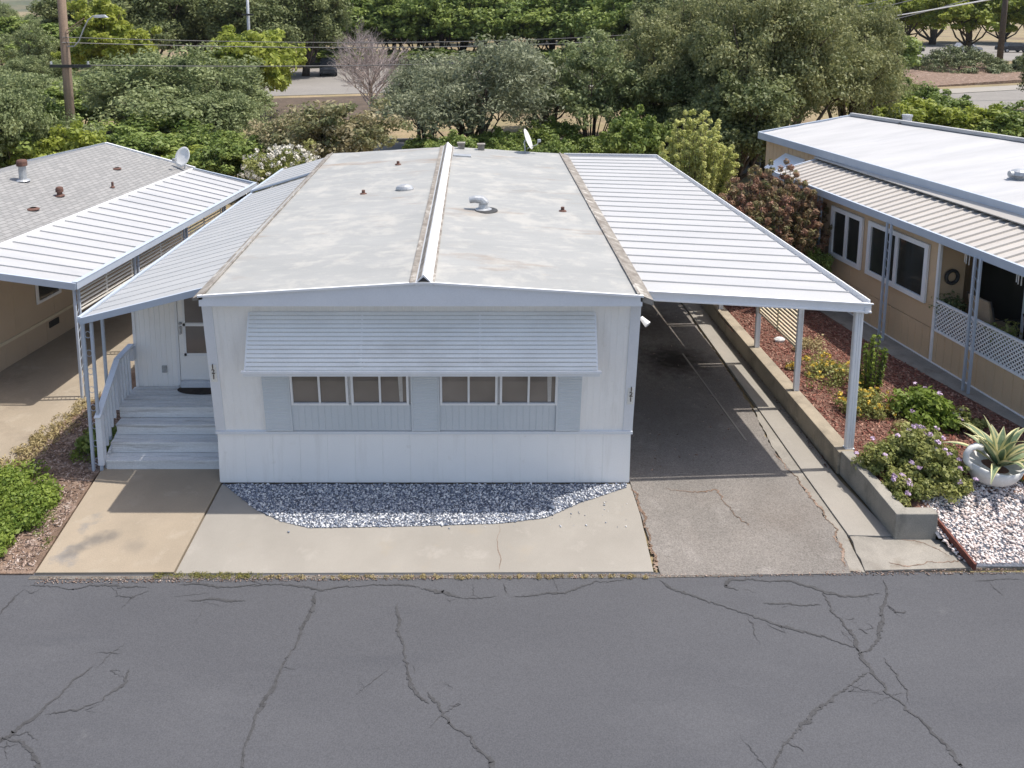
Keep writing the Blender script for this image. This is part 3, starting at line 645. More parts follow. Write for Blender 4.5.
for i, (p, w) in enumerate([([(2.9, 11.25), (3.3, 11.15), (3.7, 11.2), (3.75, 10.8), (3.9, 10.3)], .025), ([(2.44, 11.3), (2.46, 10.6), (2.4, 9.4)], .05), ([(4.9, 9.5), (5.0, 9.95), (5.1, 10.3), (5.05, 11.4), (4.95, 12.2)], .035)]): crack(p, w, 80+i, mb, z=0.013, jag=0.05)
struct('pavement_cracks', mb, M['leaf_litter'])

# gravel, chips
FG = [(-3.83, 11.34), (-3.19, 10.73), (-2.75, 10.45), (-2.31, 10.30), (-1.0, 10.33), (0.39, 10.40), (1.04, 10.52), (1.59, 10.88), (2.33, 11.25), (2.36, 11.34)]
struct('gravel_bed', MB().sheet(FG, 0.0165), M['gravel_base'])
tag(scatter_stones('gravel', FG, 0.017, 15000, 0.0145, M['gravel'], 1), 'white and grey gravel in a bed along the foot of the white front wall', 'gravel', kind='stuff')
tag(scatter_stones('gravel', GR, 0.1, 24000, 0.0195, M['gravel_pink'], 2, zf=grz), 'pinkish white gravel around the swan planter at the right', 'gravel', kind='stuff')
CH = [(5.98, 10.5), (6.5, 10.75), (7.3, 10.95), (8.6, 11.3), (9.35, 11.6), (8.4, 15.3), (7.6, 19), (5.85, 19), (5.9, 12)]
tag(scatter_stones('wood_chips', CH, 0.33, 17000, 0.024, M['chips'], 3, flat=0.25, elong=1.5, zf=bedz), 'red brown wood chips covering the raised bed', 'mulch', kind='stuff')
LS = [(-9.6, 9.45), (-5.74, 9.45), (-5.95, 11.6), (-6.0, 14), (-7.0, 14), (-7.4, 11.8), (-8.0, 11.0), (-9.2, 10.2)]
tag(scatter_stones('leaf_litter', LS, 0.02, 9000, 0.02, M['litter'], 4, flat=0.2, elong=1.6), 'dry brown leaf litter beside the walkway at the left', 'leaf litter', kind='stuff')
tag(scatter_stones('fallen_leaves', [(5.60, 11.7), (5.70, 11.7), (5.64, 24), (5.50, 24)], 0.032, 700, 0.016, M['litter'], 14, flat=0.15, elong=1.5), 'dry fallen leaves and grit along the foot of the retaining wall', 'leaf litter', kind='stuff')
tag(scatter_stones('gutter_grit', [(-5.6, 9.22), (7.2, 9.40), (7.2, 9.52), (5.0, 9.46), (2.4, 9.40), (-5.6, 9.335)], 0.004, 2600, 0.008, M['litter'], 15, flat=0.4), 'grit and dirt gathered in the gutter along the street edge', 'grit', kind='stuff')
tag(scatter_stones('fallen_leaves', [(2.45, 11.5), (4.8, 12.3), (4.9, 22), (2.45, 22)], 0.012, 260, 0.016, M['litter'], 16, flat=0.15, elong=1.5), 'scattered dry leaves on the shaded driveway', 'leaf litter', kind='stuff')
tag(scatter_stones('spilled_gravel', [(-3.6, 10.2), (2.2, 10.3), (2.35, 11.2), (0.9, 10.4), (-2.3, 10.2)], 0.014, 30, 0.010, M['gravel'], 17), 'a few gravel stones spilled on the pavement', 'gravel', kind='stuff')
# weeds along the gutter and the strip
rng = np.random.default_rng(5)
def weeds(name, pts, mat, size, n, label, cat, rad=0.07, kind='stuff', sq=0.6):
    pts = np.array(pts, float); c = pts.mean(0)
    me = leaves(pts - c, np.full(len(pts), rad), n, size, rng, LM[mat], name, squash=sq, up=0.2, aspect=0.25)
    o = link_mesh(name, me, None, tuple(c)); tag(o, label, cat, kind=kind); return o
weeds('weeds', [(rng.uniform(-4.1, -2.75), rng.uniform(9.33, 9.385), 0.014) for _ in range(70)], 'moss', 0.012, 26, 'green weeds growing in the gutter below the pavement', 'weeds', 0.05, sq=0.35)
weeds('weeds', [(rng.uniform(-2.7, 2.35), rng.uniform(9.31, 9.36), 0.015) for _ in range(90)], 'dry', 0.014, 22, 'thin dry weeds along the pavement edge', 'weeds', 0.035, sq=0.35)
weeds('weeds', [(-5.9 - 0.12*rng.uniform(-1, 1) - 0.05*k, 9.9 + k*0.14, 0.03) for k in range(12)], 'shrub', 0.022, 30, 'small weeds at the walkway edge left of the steps', 'weeds', 0.08, sq=0.4)
weeds('dry_grass', [(-7.2 - rng.uniform(0, 0.5) + 0.18*(y-11.5), y, 0.05) for y in rng.uniform(11.0, 14.3, 90)], 'dry', 0.03, 35, 'dry straw coloured grass along the neighbouring driveway', 'grass', 0.11)
weeds('ground_cover', [(rng.uniform(-6.6, -6.1), rng.uniform(11.9, 13.0), 0.06) for _ in range(26)], 'shrub', 0.03, 60, 'low green ground cover in the shade beside the steps', 'plant', 0.12)

# ================================================================== panels
def rib_sheet(mb, A0, B0, A1, B1, pitch, gw, gd, nrm):
    """grooved sheet: profile runs A->B, grooves run 0->1"""
    A0, B0, A1, B1, nrm = map(Vector, (A0, B0, A1, B1, nrm))
    L = (B0 - A0).length; n = max(1, round(L / pitch)); base = len(mb.v); pr = []
    for i in range(n):
        t0 = i/n; t1 = (i+1)/n; g = gw / L
        pr += [(t0, 0), (t1 - g, 0), (t1 - g*0.75, -gd), (t1 - g*0.25, -gd)]
    pr.append((1, 0))
    for t, d in pr:
        mb.v.append(tuple(A0.lerp(B0, t) + nrm*d)); mb.v.append(tuple(A1.lerp(B1, t) + nrm*d))
    for i in range(len(pr)-1): mb.f.append((base+2*i, base+2*i+2, base+2*i+3, base+2*i+1))
    return mb

def pan_roof(I0, O0, I1, O1, n, h=0.045, w=0.045, thick=0.03):
    """metal pan roof: I = inner edge, O = outer edge, 0 = near end, 1 = far end; ribs run I->O"""
    I0, O0, I1, O1 = map(Vector, (I0, O0, I1, O1)); mb = MB()
    L = (I1 - I0).length; g = w / L; pr = [(0, -thick), (0, 0)]
    for i in range(n):
        t = (i + 1) / n
        pr += [(t - g, 0), (t - g*0.85, h), (t - g*0.15, h), (t, 0)]
    pr.append((1, -thick))
    for t, z in pr:
        mb.v.append(tuple(I0.lerp(I1, t) + Vector((0, 0, z)))); mb.v.append(tuple(O0.lerp(O1, t) + Vector((0, 0, z))))
    k = len(pr)
    for i in range(k - 1): mb.f.append((2*i, 2*i+1, 2*i+3, 2*i+2))
    mb.f.append((0, 2*(k-1), 2*(k-1)+1, 1))                      # underside
    mb.f.append(tuple(2*i for i in range(k))); mb.f.append(tuple(2*i+1 for i in reversed(range(k))))
    return mb

def slider_window(parent, P, U, V, w, h, nrm, frame=0.035, mat='trim', gl='glass', panes=2, label=None, depth=0.03, sill=False):
    """P lower left corner, U right, V up (unit vectors)"""
    P, U, V, nrm = map(Vector, (P, U, V, nrm)); U.normalize(); V.normalize()
    def bar(mb, u0, u1, v0, v1, d0, d1):
        c = [P + U*u + V*v + nrm*d for d in (d0, d1) for (u, v) in ((u0, v0), (u1, v0), (u1, v1), (u0, v1))]
        mb.hexa(c)
    f = frame; mb = MB()
    bar(mb, 0, w, 0, f, 0.0, depth); bar(mb, 0, w, h - f, h, 0.0, depth)
    bar(mb, 0, f, f, h - f, 0.0, depth); bar(mb, w - f, w, f, h - f, 0.0, depth)
    iw = (w - 2*f)
    for k in range(1, panes):
        u = f + iw*k/panes; bar(mb, u - f*0.45, u + f*0.45, f, h - f, 0.001, depth*0.85)
    fr = mb.build('window', M[mat], parent, world=True)
    for k in range(panes):
        u0 = f + iw*k/panes + (f*0.45 if k else 0); u1 = f + iw*(k+1)/panes - (f*0.45 if k < panes-1 else 0)
        g = MB(); bar(g, u0, u1, f, h - f, 0.002, 0.008)
        g.build('pane', M[gl], fr, world=True)
    return fr

# ================================================================== the white mobile home
XL, XR, YF, YB = -3.90, 2.41, 11.38, 21.6
home = thing('mobile_home', 'white home with low pale grey roof and four windows under a long slatted awning', 'mobile home', (-0.745, 16.8, 0))
ZS, ZE, ZP = 0.86, 3.27, 3.47            # skirt top, eave, peak
XP = -0.69
def lean(z): return YF - 0.16 * (z - ZS)
def fz(x): return ZE + (ZP - ZE) * (1 - abs(x - XP) / ((XR - XP) if x > XP else (XP - XL)))
# skirt
mb = MB(); rib_sheet(mb, (XL, YF, 0.02), (XR, YF, 0.02), (XL, YF, ZS-0.02), (XR, YF, ZS-0.02), 0.41, 0.012, 0.006, (0, -1, 0))
rib_sheet(mb, (XR, YF, 0.02), (XR, YB, 0.02), (XR, YF, ZS-0.02), (XR, YB, ZS-0.02), 0.41, 0.012, 0.006, (1, 0, 0))
rib_sheet(mb, (XL, YB, 0.02), (XL, YF, 0.02), (XL, YB, ZS-0.02), (XL, YF, ZS-0.02), 0.41, 0.012, 0.006, (-1, 0, 0))
mb.build('skirting', M['white'], home, world=True)
MB().beam((XL-0.02, YF-0.012, ZS), (XR+0.02, YF-0.012, ZS), 0.05, 0.045).build('skirt_rail', M['trim_soft'], home, world=True)
# front wall, leaning out towards the top
zt = 3.10
def fp(x, z, off=0.0): return (x, lean(z) - off, z)
mb = MB(); rib_sheet(mb, fp(XL, ZS+.02), fp(XR, ZS+.02), fp(XL, zt), fp(XR, zt), 0.10, 0.008, 0.0035, (0, -1, 0))
mb.build('front_wall', M['white'], home, world=True)
mb = MB(); rib_sheet(mb, (XR-.005, YF, ZS), (XR-.005, YB, ZS), (XR-.005, lean(3.2), 3.2), (XR-.005, YB, 3.2), 0.155, 0.012, 0.005, (1, 0, 0))
mb.build('side_wall', M['white'], home, world=True)
mb = MB(); rib_sheet(mb, (XL+.005, YB, ZS), (XL+.005, YF, ZS), (XL+.005, YB, 3.2), (XL+.005, lean(3.2), 3.2), 0.155, 0.012, 0.005, (-1, 0, 0))
mb.build('side_wall', M['white'], home, world=True)
mb = MB(); mb.prism([(XL, YB-.02), (XR, YB-.02), (XR, YB), (XL, YB)], 0.0, 3.2); mb.build('back_wall', M['white'], home, world=True)
# corner trims
for x0, x1 in ((XL-0.018, XL+0.13), (XR-0.13, XR+0.018)):
    mb = MB(); z0, z1 = ZS+0.025, 3.10
    mb.hexa([(x0, lean(z0)-.014, z0), (x1, lean(z0)-.014, z0), (x1, lean(z0)+.10, z0), (x0, lean(z0)+.10, z0),
             (x0, lean(z1)-.014, z1), (x1, lean(z1)-.014, z1), (x1, lean(z1)+.10, z1), (x0, lean(z1)+.10, z1)])
    mb.build('corner_trim', M['trim_soft'], home, world=True)
# fascia
mb = MB(); n = 2; y0 = 10.72; y1 = 10.76; FL, FR = XL+0.075, XR-0.055
for (xa, xb) in ((FL-0.02, XP), (XP, FR+0.02)):
    za, zb_ = fz(max(xa, XL)) , fz(min(xb, XR))
    mb.hexa([(xa, y0, 3.12), (xb, y0, 3.12), (xb, y1, 3.12), (xa, y1, 3.12), (xa, y0, za-.012), (xb, y0, zb_-.012), (xb, y1, zb_-.012), (xa, y1, za-.012)])
mb.build('fascia', M['trim_soft'], home, world=True)
mb = MB()
for (xa, xb) in ((FL-0.03, XP), (XP, FR+0.03)):
    za, zb_ = fz(max(xa, XL)), fz(min(xb, XR))
    mb.beam((xa, y0-0.012, za), (xb, y0-0.012, zb_), 0.035, 0.03)
mb.build('drip_edge', M['trim'], home, world=True)
mb = MB().box((FL+.01, y1+.002, 3.105), (FR-.01, 11.2, 3.13)); mb.build('soffit', M['trim'], home, world=True)
mb = MB().prism([(FL+.01, y1+.002), (FR-.01, y1+.002), (FR-.01, 11.2), (FL+.01, 11.2)], 3.132, lambda x, y: fz(max(XL, min(XR, x)))-.06); mb.build('roof_edge_box', M['trim'], home, world=True)
# roof halves as gently uneven sheets with standing seams
def roof_half(xa, za, xb, zb_, seed):
    def xe(x, y): return x + ((0.075 if x < -2 else -0.055) * max(0, 1 - (y - y0)/3.0) if abs(x - XP) > 2 else 0)
    mb = MB(); ny = 56; nx = 10; rng_ = random.Random(seed); seams = []
    ys = []
    y = y0 + 0.0
    while y < YB:
        ys.append((y, 0)); y += 0.2
    ys.append((YB, 0))
    for (y, s) in ys:
        for i in range(nx+1):
            t = i/nx; edge = min(t, 1-t) > 0.01
            mb.v.append(((xe(xa, y))+(xe(xb, y)-xe(xa, y))*t, y, za+(zb_-za)*t + (rng_.uniform(-.006, .006) if edge else 0) + 0.008*math.sin(y*5.15)*(1 if edge else 0)))
    for j in range(len(ys)-1):
        for i in range(nx):
            a = j*(nx+1)+i; mb.f.append((a, a+1, a+nx+2, a+nx+1))
    return mb
roof_half(XL+0.0, ZE+.0, XP, ZP, 1).build('roof', M['roof'], home, world=True, smooth=True)
rr_ = roof_half(XP, ZP, XR-0.0, ZE+.0, 2).build('roof', M['roof'], home, world=True, smooth=True)
# weathered strips along both eaves
mb = MB(); mb.hexa([(XR-0.06, y0, ZE-0.08), (XR+0.12, y0, ZE-0.14), (XR+0.20, YB, ZE-0.10), (XR-0.005, YB, ZE-0.05), (XR-0.06, y0, ZE+.012), (XR+0.12, y0, ZE-0.06), (XR+0.20, YB, ZE-0.05), (XR-0.005, YB, ZE+.012)])
mb.beam((XR-0.09, y0, ZE+0.020), (XR-0.03, YB, ZE+0.020), 0.03, 0.03)
mb.build('eave_flashing', M['roof_edge'], home, world=True)
mb = MB(); mb.hexa([(XL-0.03, y0, ZE-0.07), (XL+0.11, y0, ZE-0.05), (XL+0.03, YB, ZE-0.05), (XL-0.10, YB, ZE-0.07), (XL-0.03, y0, ZE-.03), (XL+0.11, y0, ZE+.014), (XL+0.03, YB, ZE+.014), (XL-0.10, YB, ZE-.03)])
mb.beam((XL+0.12, y0, ZE+0.022), (XL+0.045, YB, ZE+0.022), 0.025, 0.025)
mb.build('eave_flashing', M['roof_edge'], home, world=True)
# ridge cap: a small gabled cover with a dirty strip at its left foot
mb = MB(); a, b_ = y0 - 0.02, YB + 0.03; w = 0.13; hgt = 0.12
for ya, yb in ((a, b_),):
    mb.add([(XP-w, ya, ZP-.01), (XP+w, ya, ZP-.01), (XP, ya, ZP+hgt), (XP-w, yb, ZP-.01), (XP+w, yb, ZP-.01), (XP, yb, ZP+hgt)],
           [(0, 1, 2), (3, 5, 4), (1, 4, 5, 2), (0, 2, 5, 3)])
rc = mb.build('ridge_cap', M['trim'], home, world=True)
mb = MB(); mb.box((XP-w-0.07, a, ZP-.03), (XP-w+0.015, b_, ZP+.012)); mb.box((XP+w-0.01, a, ZP-.03), (XP+w+0.025, b_, ZP+.006))
mb.hexa([(XP-w-.004, a+.01, ZP-.02), (XP-w, a+.01, ZP-.02), (XP-w, b_, ZP-.02), (XP-w-.004, b_, ZP-.02), (XP-.03, a+.01, ZP+hgt-.022), (XP-.026, a+.01, ZP+hgt-.022), (XP-.026, b_, ZP+hgt-.022), (XP-.03, b_, ZP+hgt-.022)])
mb.build('ridge_sealant', M['roof_edge'], rc, world=True)
MB().add([(XP-w+.03, a-.004, ZP), (XP+w-.03, a-.004, ZP), (XP, a-.004, ZP+hgt-.035)], [(0, 1, 2)]).build('end_opening', M['dark'], rc, world=True)
# blue window band
zb1, zb2 = 0.895, 2.86
def band(name, x0, x1, z0, z1, off, mat, horiz=False, pitch=0.08):
    mb = MB()
    if horiz: rib_sheet(mb, fp(x0, z0, off), fp(x0, z1, off), fp(x1, z0, off), fp(x1, z1, off), pitch, 0.014, 0.004, (0, -1, -0.16)); mb.f = [tuple(reversed(f)) for f in mb.f]
    else: rib_sheet(mb, fp(x0, z0, off), fp(x1, z0, off), fp(x0, z1, off), fp(x1, z1, off), pitch, 0.012, 0.005, (0, -1, 0))
    for s in ((x0, 1), (x1, -1)):
        pass
    mb.hexa([fp(x0, z0, 0.001), fp(x1, z0, 0.001), fp(x1, z0, off-.013), fp(x0, z0, off-.013), fp(x0, z1, 0.001), fp(x1, z1, 0.001), fp(x1, z1, off-.013), fp(x0, z1, off-.013)])
    return mb.build(name, M[mat], home, world=True)
band('lower_panel', -2.73, -0.93, zb1, 1.36, 0.022, 'blue', pitch=0.1)
band('lower_panel', -0.50, 1.25, zb1, 1.36, 0.022, 'blue', pitch=0.1)
band('upper_panel', -3.14, 1.62, 1.99, 2.86, 0.022, 'blue', pitch=0.1)
band('shutter', -3.14, -2.76, zb1, 1.985, 0.045, 'blue', True, 0.045)
band('shutter', -0.90, -0.53, zb1, 1.985, 0.045, 'blue', True, 0.045)
band('shutter', 1.28, 1.62, zb1, 1.985, 0.045, 'blue', True, 0.045)
for x in (-2.745, -0.915, -0.515, 1.265):
    mb = MB(); mb.hexa([fp(x-.014, zb1, .0), fp(x+.014, zb1, .0), fp(x+.014, zb1, .05), fp(x-.014, zb1, .05), fp(x-.014, 1.98, .0), fp(x+.014, 1.98, .0), fp(x+.014, 1.98, .05), fp(x-.014, 1.98, .05)])
    mb.build('batten', M['blue'], home, world=True)
for x in (-2.725, -1.82, -0.495, 0.40):
    wn_ = slider_window(home, fp(x, 1.365, 0.02), (1, 0, 0), (0, 0.16, -1) if False else (0, -0.16, 1), 0.86, 0.62, (0, -1, -0.16), frame=0.034, depth=0.035)
for x in (-1.05, 1.17):   # white curtain edges seen inside
    mb = MB(); mb.hexa([fp(x-.05, 1.41, .031), fp(x, 1.41, .031), fp(x, 1.41, .034), fp(x-.05, 1.41, .034), fp(x-.07, 1.95, .031), fp(x, 1.95, .031), fp(x, 1.95, .034), fp(x-.07, 1.95, .034)])
    mb.build('curtain', M['curtain'], home, world=True)
# window awning: overlapping horizontal slats on side frames
A_t = Vector((0, lean(2.93) - 0.01, 2.93)); A_b = Vector((0, 10.71, 2.17))
aw = MB(); ns = 14
for i in range(ns):
    t0, t1 = i/ns, (i+1.12)/ns
    p0 = A_t.lerp(A_b, t0); p1 = A_t.lerp(A_b, min(t1, 1))
    dz = 0.022
    xa0, xb0 = -3.23, 1.755; 
    aw.hexa([(xa0, p1.y, p1.z-.004), (xb0, p1.y, p1.z-.004), (xb0, p0.y, p0.z-dz), (xa0, p0.y, p0.z-dz),
             (xa0, p1.y-0.006, p1.z+0.014), (xb0, p1.y-0.006, p1.z+0.014), (xb0, p0.y-.008, p0.z-dz+.010), (xa0, p0.y-.008, p0.z-dz+.010)])
wa = aw.build('window_awning', M['awning_slat'], home, world=True)
mb = MB(); mb.beam((-3.29, 10.70, 2.15), (1.82, 10.70, 2.15), 0.045, 0.03); mb.beam((-3.27, 10.725, 2.105), (1.80, 10.725, 2.105), 0.03, 0.05)
mb.build('front_rail', M['trim'], wa, world=True)
for x in (-3.24, -1.6, 0.1, 1.765):
    mb = MB(); mb.beam((x, A_t.y, A_t.z-.03), (x, 10.725, 2.15), 0.022, 0.04); mb.beam((x, 10.74, 2.12), (x, lean(2.1)-.03, 2.1), 0.018, 0.018)
    mb.build('awning_bracket', M['trim'], wa, world=True)
# house numbers on both corners
def glyphs(chars, x, z, h):
    for i, ch in enumerate(chars):
        cu = bpy.data.curves.new('digit', 'FONT'); cu.body = ch; cu.size = h*1.35; cu.extrude = 0.006; cu.align_x = 'CENTER'
        to = bpy.data.objects.new('digit', cu); COL.objects.link(to); bpy.context.view_layer.update()
        me = bpy.data.meshes.new_from_object(to.evaluated_get(bpy.context.evaluated_depsgraph_get())); bpy.data.objects.remove(to)
        zz = z - i*h*1.12
        mt = Matrix.Translation((x, lean(zz)-0.030, zz - h/2)) @ Matrix.Rotation(R(90), 4, 'X')
        me.transform(WM[home].inverted() @ mt); me.materials.clear(); me.materials.append(M['number'])
        o = bpy.data.objects.new('house_number', me); COL.objects.link(o); o.parent = pl; WM[o] = WM[home]
for x, z in ((-3.85, 2.04), (2.365, 1.65)):
    mb = MB(); mb.hexa([(x-.045, lean(z-.29)-.024, z-.29), (x+.045, lean(z-.29)-.024, z-.29), (x+.045, lean(z-.29)-.013, z-.29), (x-.045, lean(z-.29)-.013, z-.29),
                        (x-.045, lean(z)-.024, z), (x+.045, lean(z)-.024, z), (x+.045, lean(z)-.013, z), (x-.045, lean(z)-.013, z)])
    pl = mb.build('number_plate', M['plate'], home, world=True)
    glyphs("121", x, z - 0.02, 0.078)
# lamp on the right corner, tap at the skirt
mb = MB(); mb.tube([(XR+.02, 11.45, 2.62), (XR+.12, 11.4, 2.66)], 0.022, 8); mb.tube([(XR+.10, 11.4, 2.68), (XR+.19, 11.32, 2.60)], [0.03, 0.055], 10); mb.box((XR, 11.40, 2.56), (XR+.03, 11.5, 2.68))
mb.build('flood_lamp', M['trim'], home, world=True, smooth=False)
# roof vents
def zr(x): return fz(x)
def roof_part(name, mb, mat, label=None):
    o = mb.build(name, M[mat], home, world=True, smooth=False)
    if label: o['label'] = label
    return o
x, y = -1.45, 16.6
roof_part('roof_vent', MB().lathe([(0.24, 0), (0.24, 0.03), (0.2, 0.075), (0.1, 0.11), (0.02, 0.12)], (x, y, zr(x)), 16, .8, 0.55), 'galv', 'low pale domed vent')
x, y = 0.20, 14.9
mb = MB().lathe([(0.17, 0.0), (0.16, 0.03), (0.10, 0.05), (0.085, 0.13), (0.10, 0.15), (0.10, 0.17)], (x, y, zr(x)), 16)
mb.tube([(x+.02, y, zr(x)+.15), (x-.04, y, zr(x)+.21), (x-.16, y, zr(x)+.22), (x-.27, y, zr(x)+.20)], [0.09, 0.085, 0.07, 0.06], 12)
roof_part('gooseneck_vent', mb, 'galv', 'grey gooseneck vent')
mb = MB().lathe([(0.24, 0.0), (0.23, 0.012), (0.17, 0.03)], (x+.04, y, zr(x)), 16); roof_part('vent_flashing', mb, 'dark')
for (x, y) in ((-1.85, 19.4), (-2.3, 16.4), (1.75, 15.2)):
    mb = MB().tube([(x, y, zr(x)), (x, y, zr(x)+.09)], 0.035, 8); mb.lathe([(0.08, 0), (0.07, 0.02), (0.04, 0.03)], (x, y, zr(x)), 10); roof_part('plumbing_vent', mb, 'rust')
x, y = -0.30, 20.3
roof_part('patch_plate', MB().hexa([(x-.2, y-.1, zr(x-.2)+.0), (x+.25, y-.1, zr(x+.25)+.0), (x+.25, y+.15, zr(x+.25)+.0), (x-.2, y+.15, zr(x-.2)+.0), (x-.2, y-.1, zr(x-.2)+.03), (x+.25, y-.1, zr(x+.25)+.03), (x+.25, y+.15, zr(x+.25)+.03), (x-.2, y+.15, zr(x-.2)+.03)]), 'galv')
for x in (-0.32, 0.22):
    mb = MB().box((x-.09, 21.3, zr(x)-.02), (x+.09, 21.46, zr(x)+.14)); mb.box((x-.11, 21.28, zr(x)+.14), (x+.11, 21.48, zr(x)+.17)); roof_part('flue_box', mb, 'concrete_grey' if False else 'roof_edge')

# entry room set back on the left with its door
YR = 13.06
zi = lambda x: 2.52 + (x + 5.95) * 0.27
mb = MB(); rib_sheet(mb, (-5.80, YR, 0.3), (-5.10, YR, 0.3), (-5.80, YR, zi(-5.8)), (-5.10, YR, zi(-5.1)), 0.085, 0.012, 0.006, (0, -1, 0))
mb.build('entry_wall', M['white'], home, world=True)
mb = MB().prism([(-5.80, YR+.012), (-3.95, YR+.012), (-3.95, 19.0), (-5.50, 19.0)], 0.1, lambda x, y: zi(x) - 0.02)
mb.build('entry_room', M['white'], home, world=True)
mb = MB(); mb.box((-5.84, YR-.015, 0.5), (-5.79, YR+.05, zi(-5.8)-.01)); mb.box((-5.105, YR-.02, 0.79), (-5.06, YR+.01, zi(-5.1))); mb.box((-4.17, YR-.02, 0.79), (-4.12, YR+.01, zi(-4.2)))
mb.box((-5.06, YR-.02, 2.62), (-4.17, YR+.01, 2.70)); mb.build('door_frame', M['trim'], home, world=True)
dr = MB().box((-5.055, YR-.008, 0.88), (-4.175, YR+.011, 2.615)).build('door', M['white'], home, world=True)
MB().box((-4.93, YR-.016, 1.34), (-4.30, YR-.009, 1.86)).build('door_glass', M['glass'], dr, world=True)
MB().box((-4.93, YR-.016, 1.92), (-4.30, YR-.009, 2.48)).build('door_glass', M['glass'], dr, world=True)
mb = MB(); 
for z in (1.86, 1.32, 2.48): mb.box((-4.97, YR-.022, z), (-4.26, YR-.008, z+.05))
mb.box((-4.97, YR-.022, 1.32), (-4.93, YR-.008, 2.53)); mb.box((-4.30, YR-.022, 1.32), (-4.26, YR-.008, 2.53)); mb.build('glazing_frame', M['trim'], dr, world=True)
mb = MB().box((-5.03, YR-.05, 1.72), (-5.0, YR-.008, 1.86)); mb.box((-5.03, YR-.06, 1.90), (-4.99, YR-.008, 1.93)); mb.build('handle', M['galv'], dr, world=True)
MB().box((-5.03, YR-.10, 0.76), (-4.12, YR-.021, 0.88)).build('threshold', M['rail'], home, world=True)
mb = MB().box((-5.37, YR-.03, 1.02), (-5.29, YR-.004, 1.14)); mb.build('outlet_box', M['galv'], home, world=True)

# porch awning on the left
pa = thing('porch_awning', 'weathered white metal awning sloping down over the front steps of the white home', 'awning', (-5.0, 11.6, 0))
pan_roof((-4.0, 11.45, 3.14), (-5.96, 11.66, 2.57), (-3.95, 19.2, 3.17), (-5.50, 19.5, 2.64), 26, h=0.012, w=0.05).build('roof_panel', M['pan_old'], pa, world=True)
pan_roof((-3.95, 19.25, 3.20), (-5.50, 19.55, 2.70), (-3.93, 21.5, 3.20), (-5.25, 21.8, 2.78), 7, h=0.012, w=0.05).build('roof_panel', M['pan_old'], pa, world=True)
mb = MB(); mb.beam((-3.99, 11.41, 3.10), (-6.0, 11.62, 2.53), 0.05, 0.10); mb.build('front_beam', M['trim_shade_blue'], pa, world=True)
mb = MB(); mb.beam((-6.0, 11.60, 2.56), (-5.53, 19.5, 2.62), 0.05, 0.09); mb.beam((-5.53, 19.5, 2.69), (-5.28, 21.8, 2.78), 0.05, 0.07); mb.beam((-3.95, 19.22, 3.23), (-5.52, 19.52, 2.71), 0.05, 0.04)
mb.build('gutter', M['trim_shade_blue'], pa, world=True)
def flat_column(parent, x, y, z0, z1, mat='trim_shade_blue', sep=0.15, along=(0, 1)):
    mb = MB(); dx, dy = along
    for s in (-1, 1):
        cx, cy = x + dx*sep/2*s, y + dy*sep/2*s
        mb.box((cx-.02, cy-.02, z0), (cx+.02, cy+.02, z1))
    z = z0 + 0.12
    while z < z1 - 0.12 and True:       # scroll work between the two rails
        pts = [(x + dx*(sep/2-.02)*math.cos(t), y + dy*(sep/2-.02)*math.cos(t), z + 0.06 + 0.055*math.sin(t)) for t in [k*math.pi/4 for k in range(9)]]
        mb.tube(pts, 0.005, 4, cap=False); z += 0.30
    return mb.build('post', M[mat], parent, world=True)
flat_column(pa, -5.93, 11.70, 0.0, 2.48, along=(1, 0), sep=0.13)
mb = MB().box((-5.99, 12.25, 0.1), (-5.95, 12.29, 2.5)); mb.build('post', M['trim_shade_blue'], pa, world=True)
for y in (15.5, 18.5):
    mb = MB(); mb.box((-5.88+.03*(y-15), y-.03, 0), (-5.83+.03*(y-15), y+.03, 2.52)); mb.build('post', M['trim_shade_blue'], pa, world=True)

# carport on the right
cp = thing('carport', 'white metal carport roof on slim posts over the asphalt driveway', 'carport', (4.2, 17.0, 0))
pan_roof((2.60, 11.52, 3.06), (5.98, 11.70, 2.79), (2.62, 22.1, 3.09), (5.26, 22.6, 2.95), 25, h=0.024, w=0.022).build('roof_panel', M['pan'], cp, world=True)
mb = MB(); mb.hexa([(2.50, 11.45, 2.93), (6.07, 11.64, 2.65), (6.07, 11.69, 2.65), (2.50, 11.50, 2.93), (2.50, 11.45, 3.08), (6.07, 11.64, 2.80), (6.07, 11.69, 2.80), (2.50, 11.50, 3.08)])
mb.beam((2.50, 11.44, 3.08), (6.09, 11.63, 2.802), 0.03, 0.018); mb.beam((2.50, 11.44, 2.95), (6.07, 11.63, 2.67), 0.02, 0.02)
mb.build('front_beam', M['trim'], cp, world=True)
mb = MB(); g0, g1 = Vector((6.06, 11.6, 0)), Vector((5.34, 22.85, 0))
for (o_, z0_, w_, h_) in ((0.0, 2.80, 0.02, 0.13), (-0.045, 2.735, 0.10, 0.015)):
    mb.beam((6.06+o_, 11.68, z0_-.02), (5.34+o_, 22.85, z0_+.13), w_, h_)
mb.beam((5.99, 11.62, 2.70), (5.27, 22.8, 2.84), 0.05, 0.10); mb.beam((2.6, 22.5, 3.06), (5.34, 22.82, 2.96), 0.04, 0.10)
mb.build('gutter', M['trim'], cp, world=True)
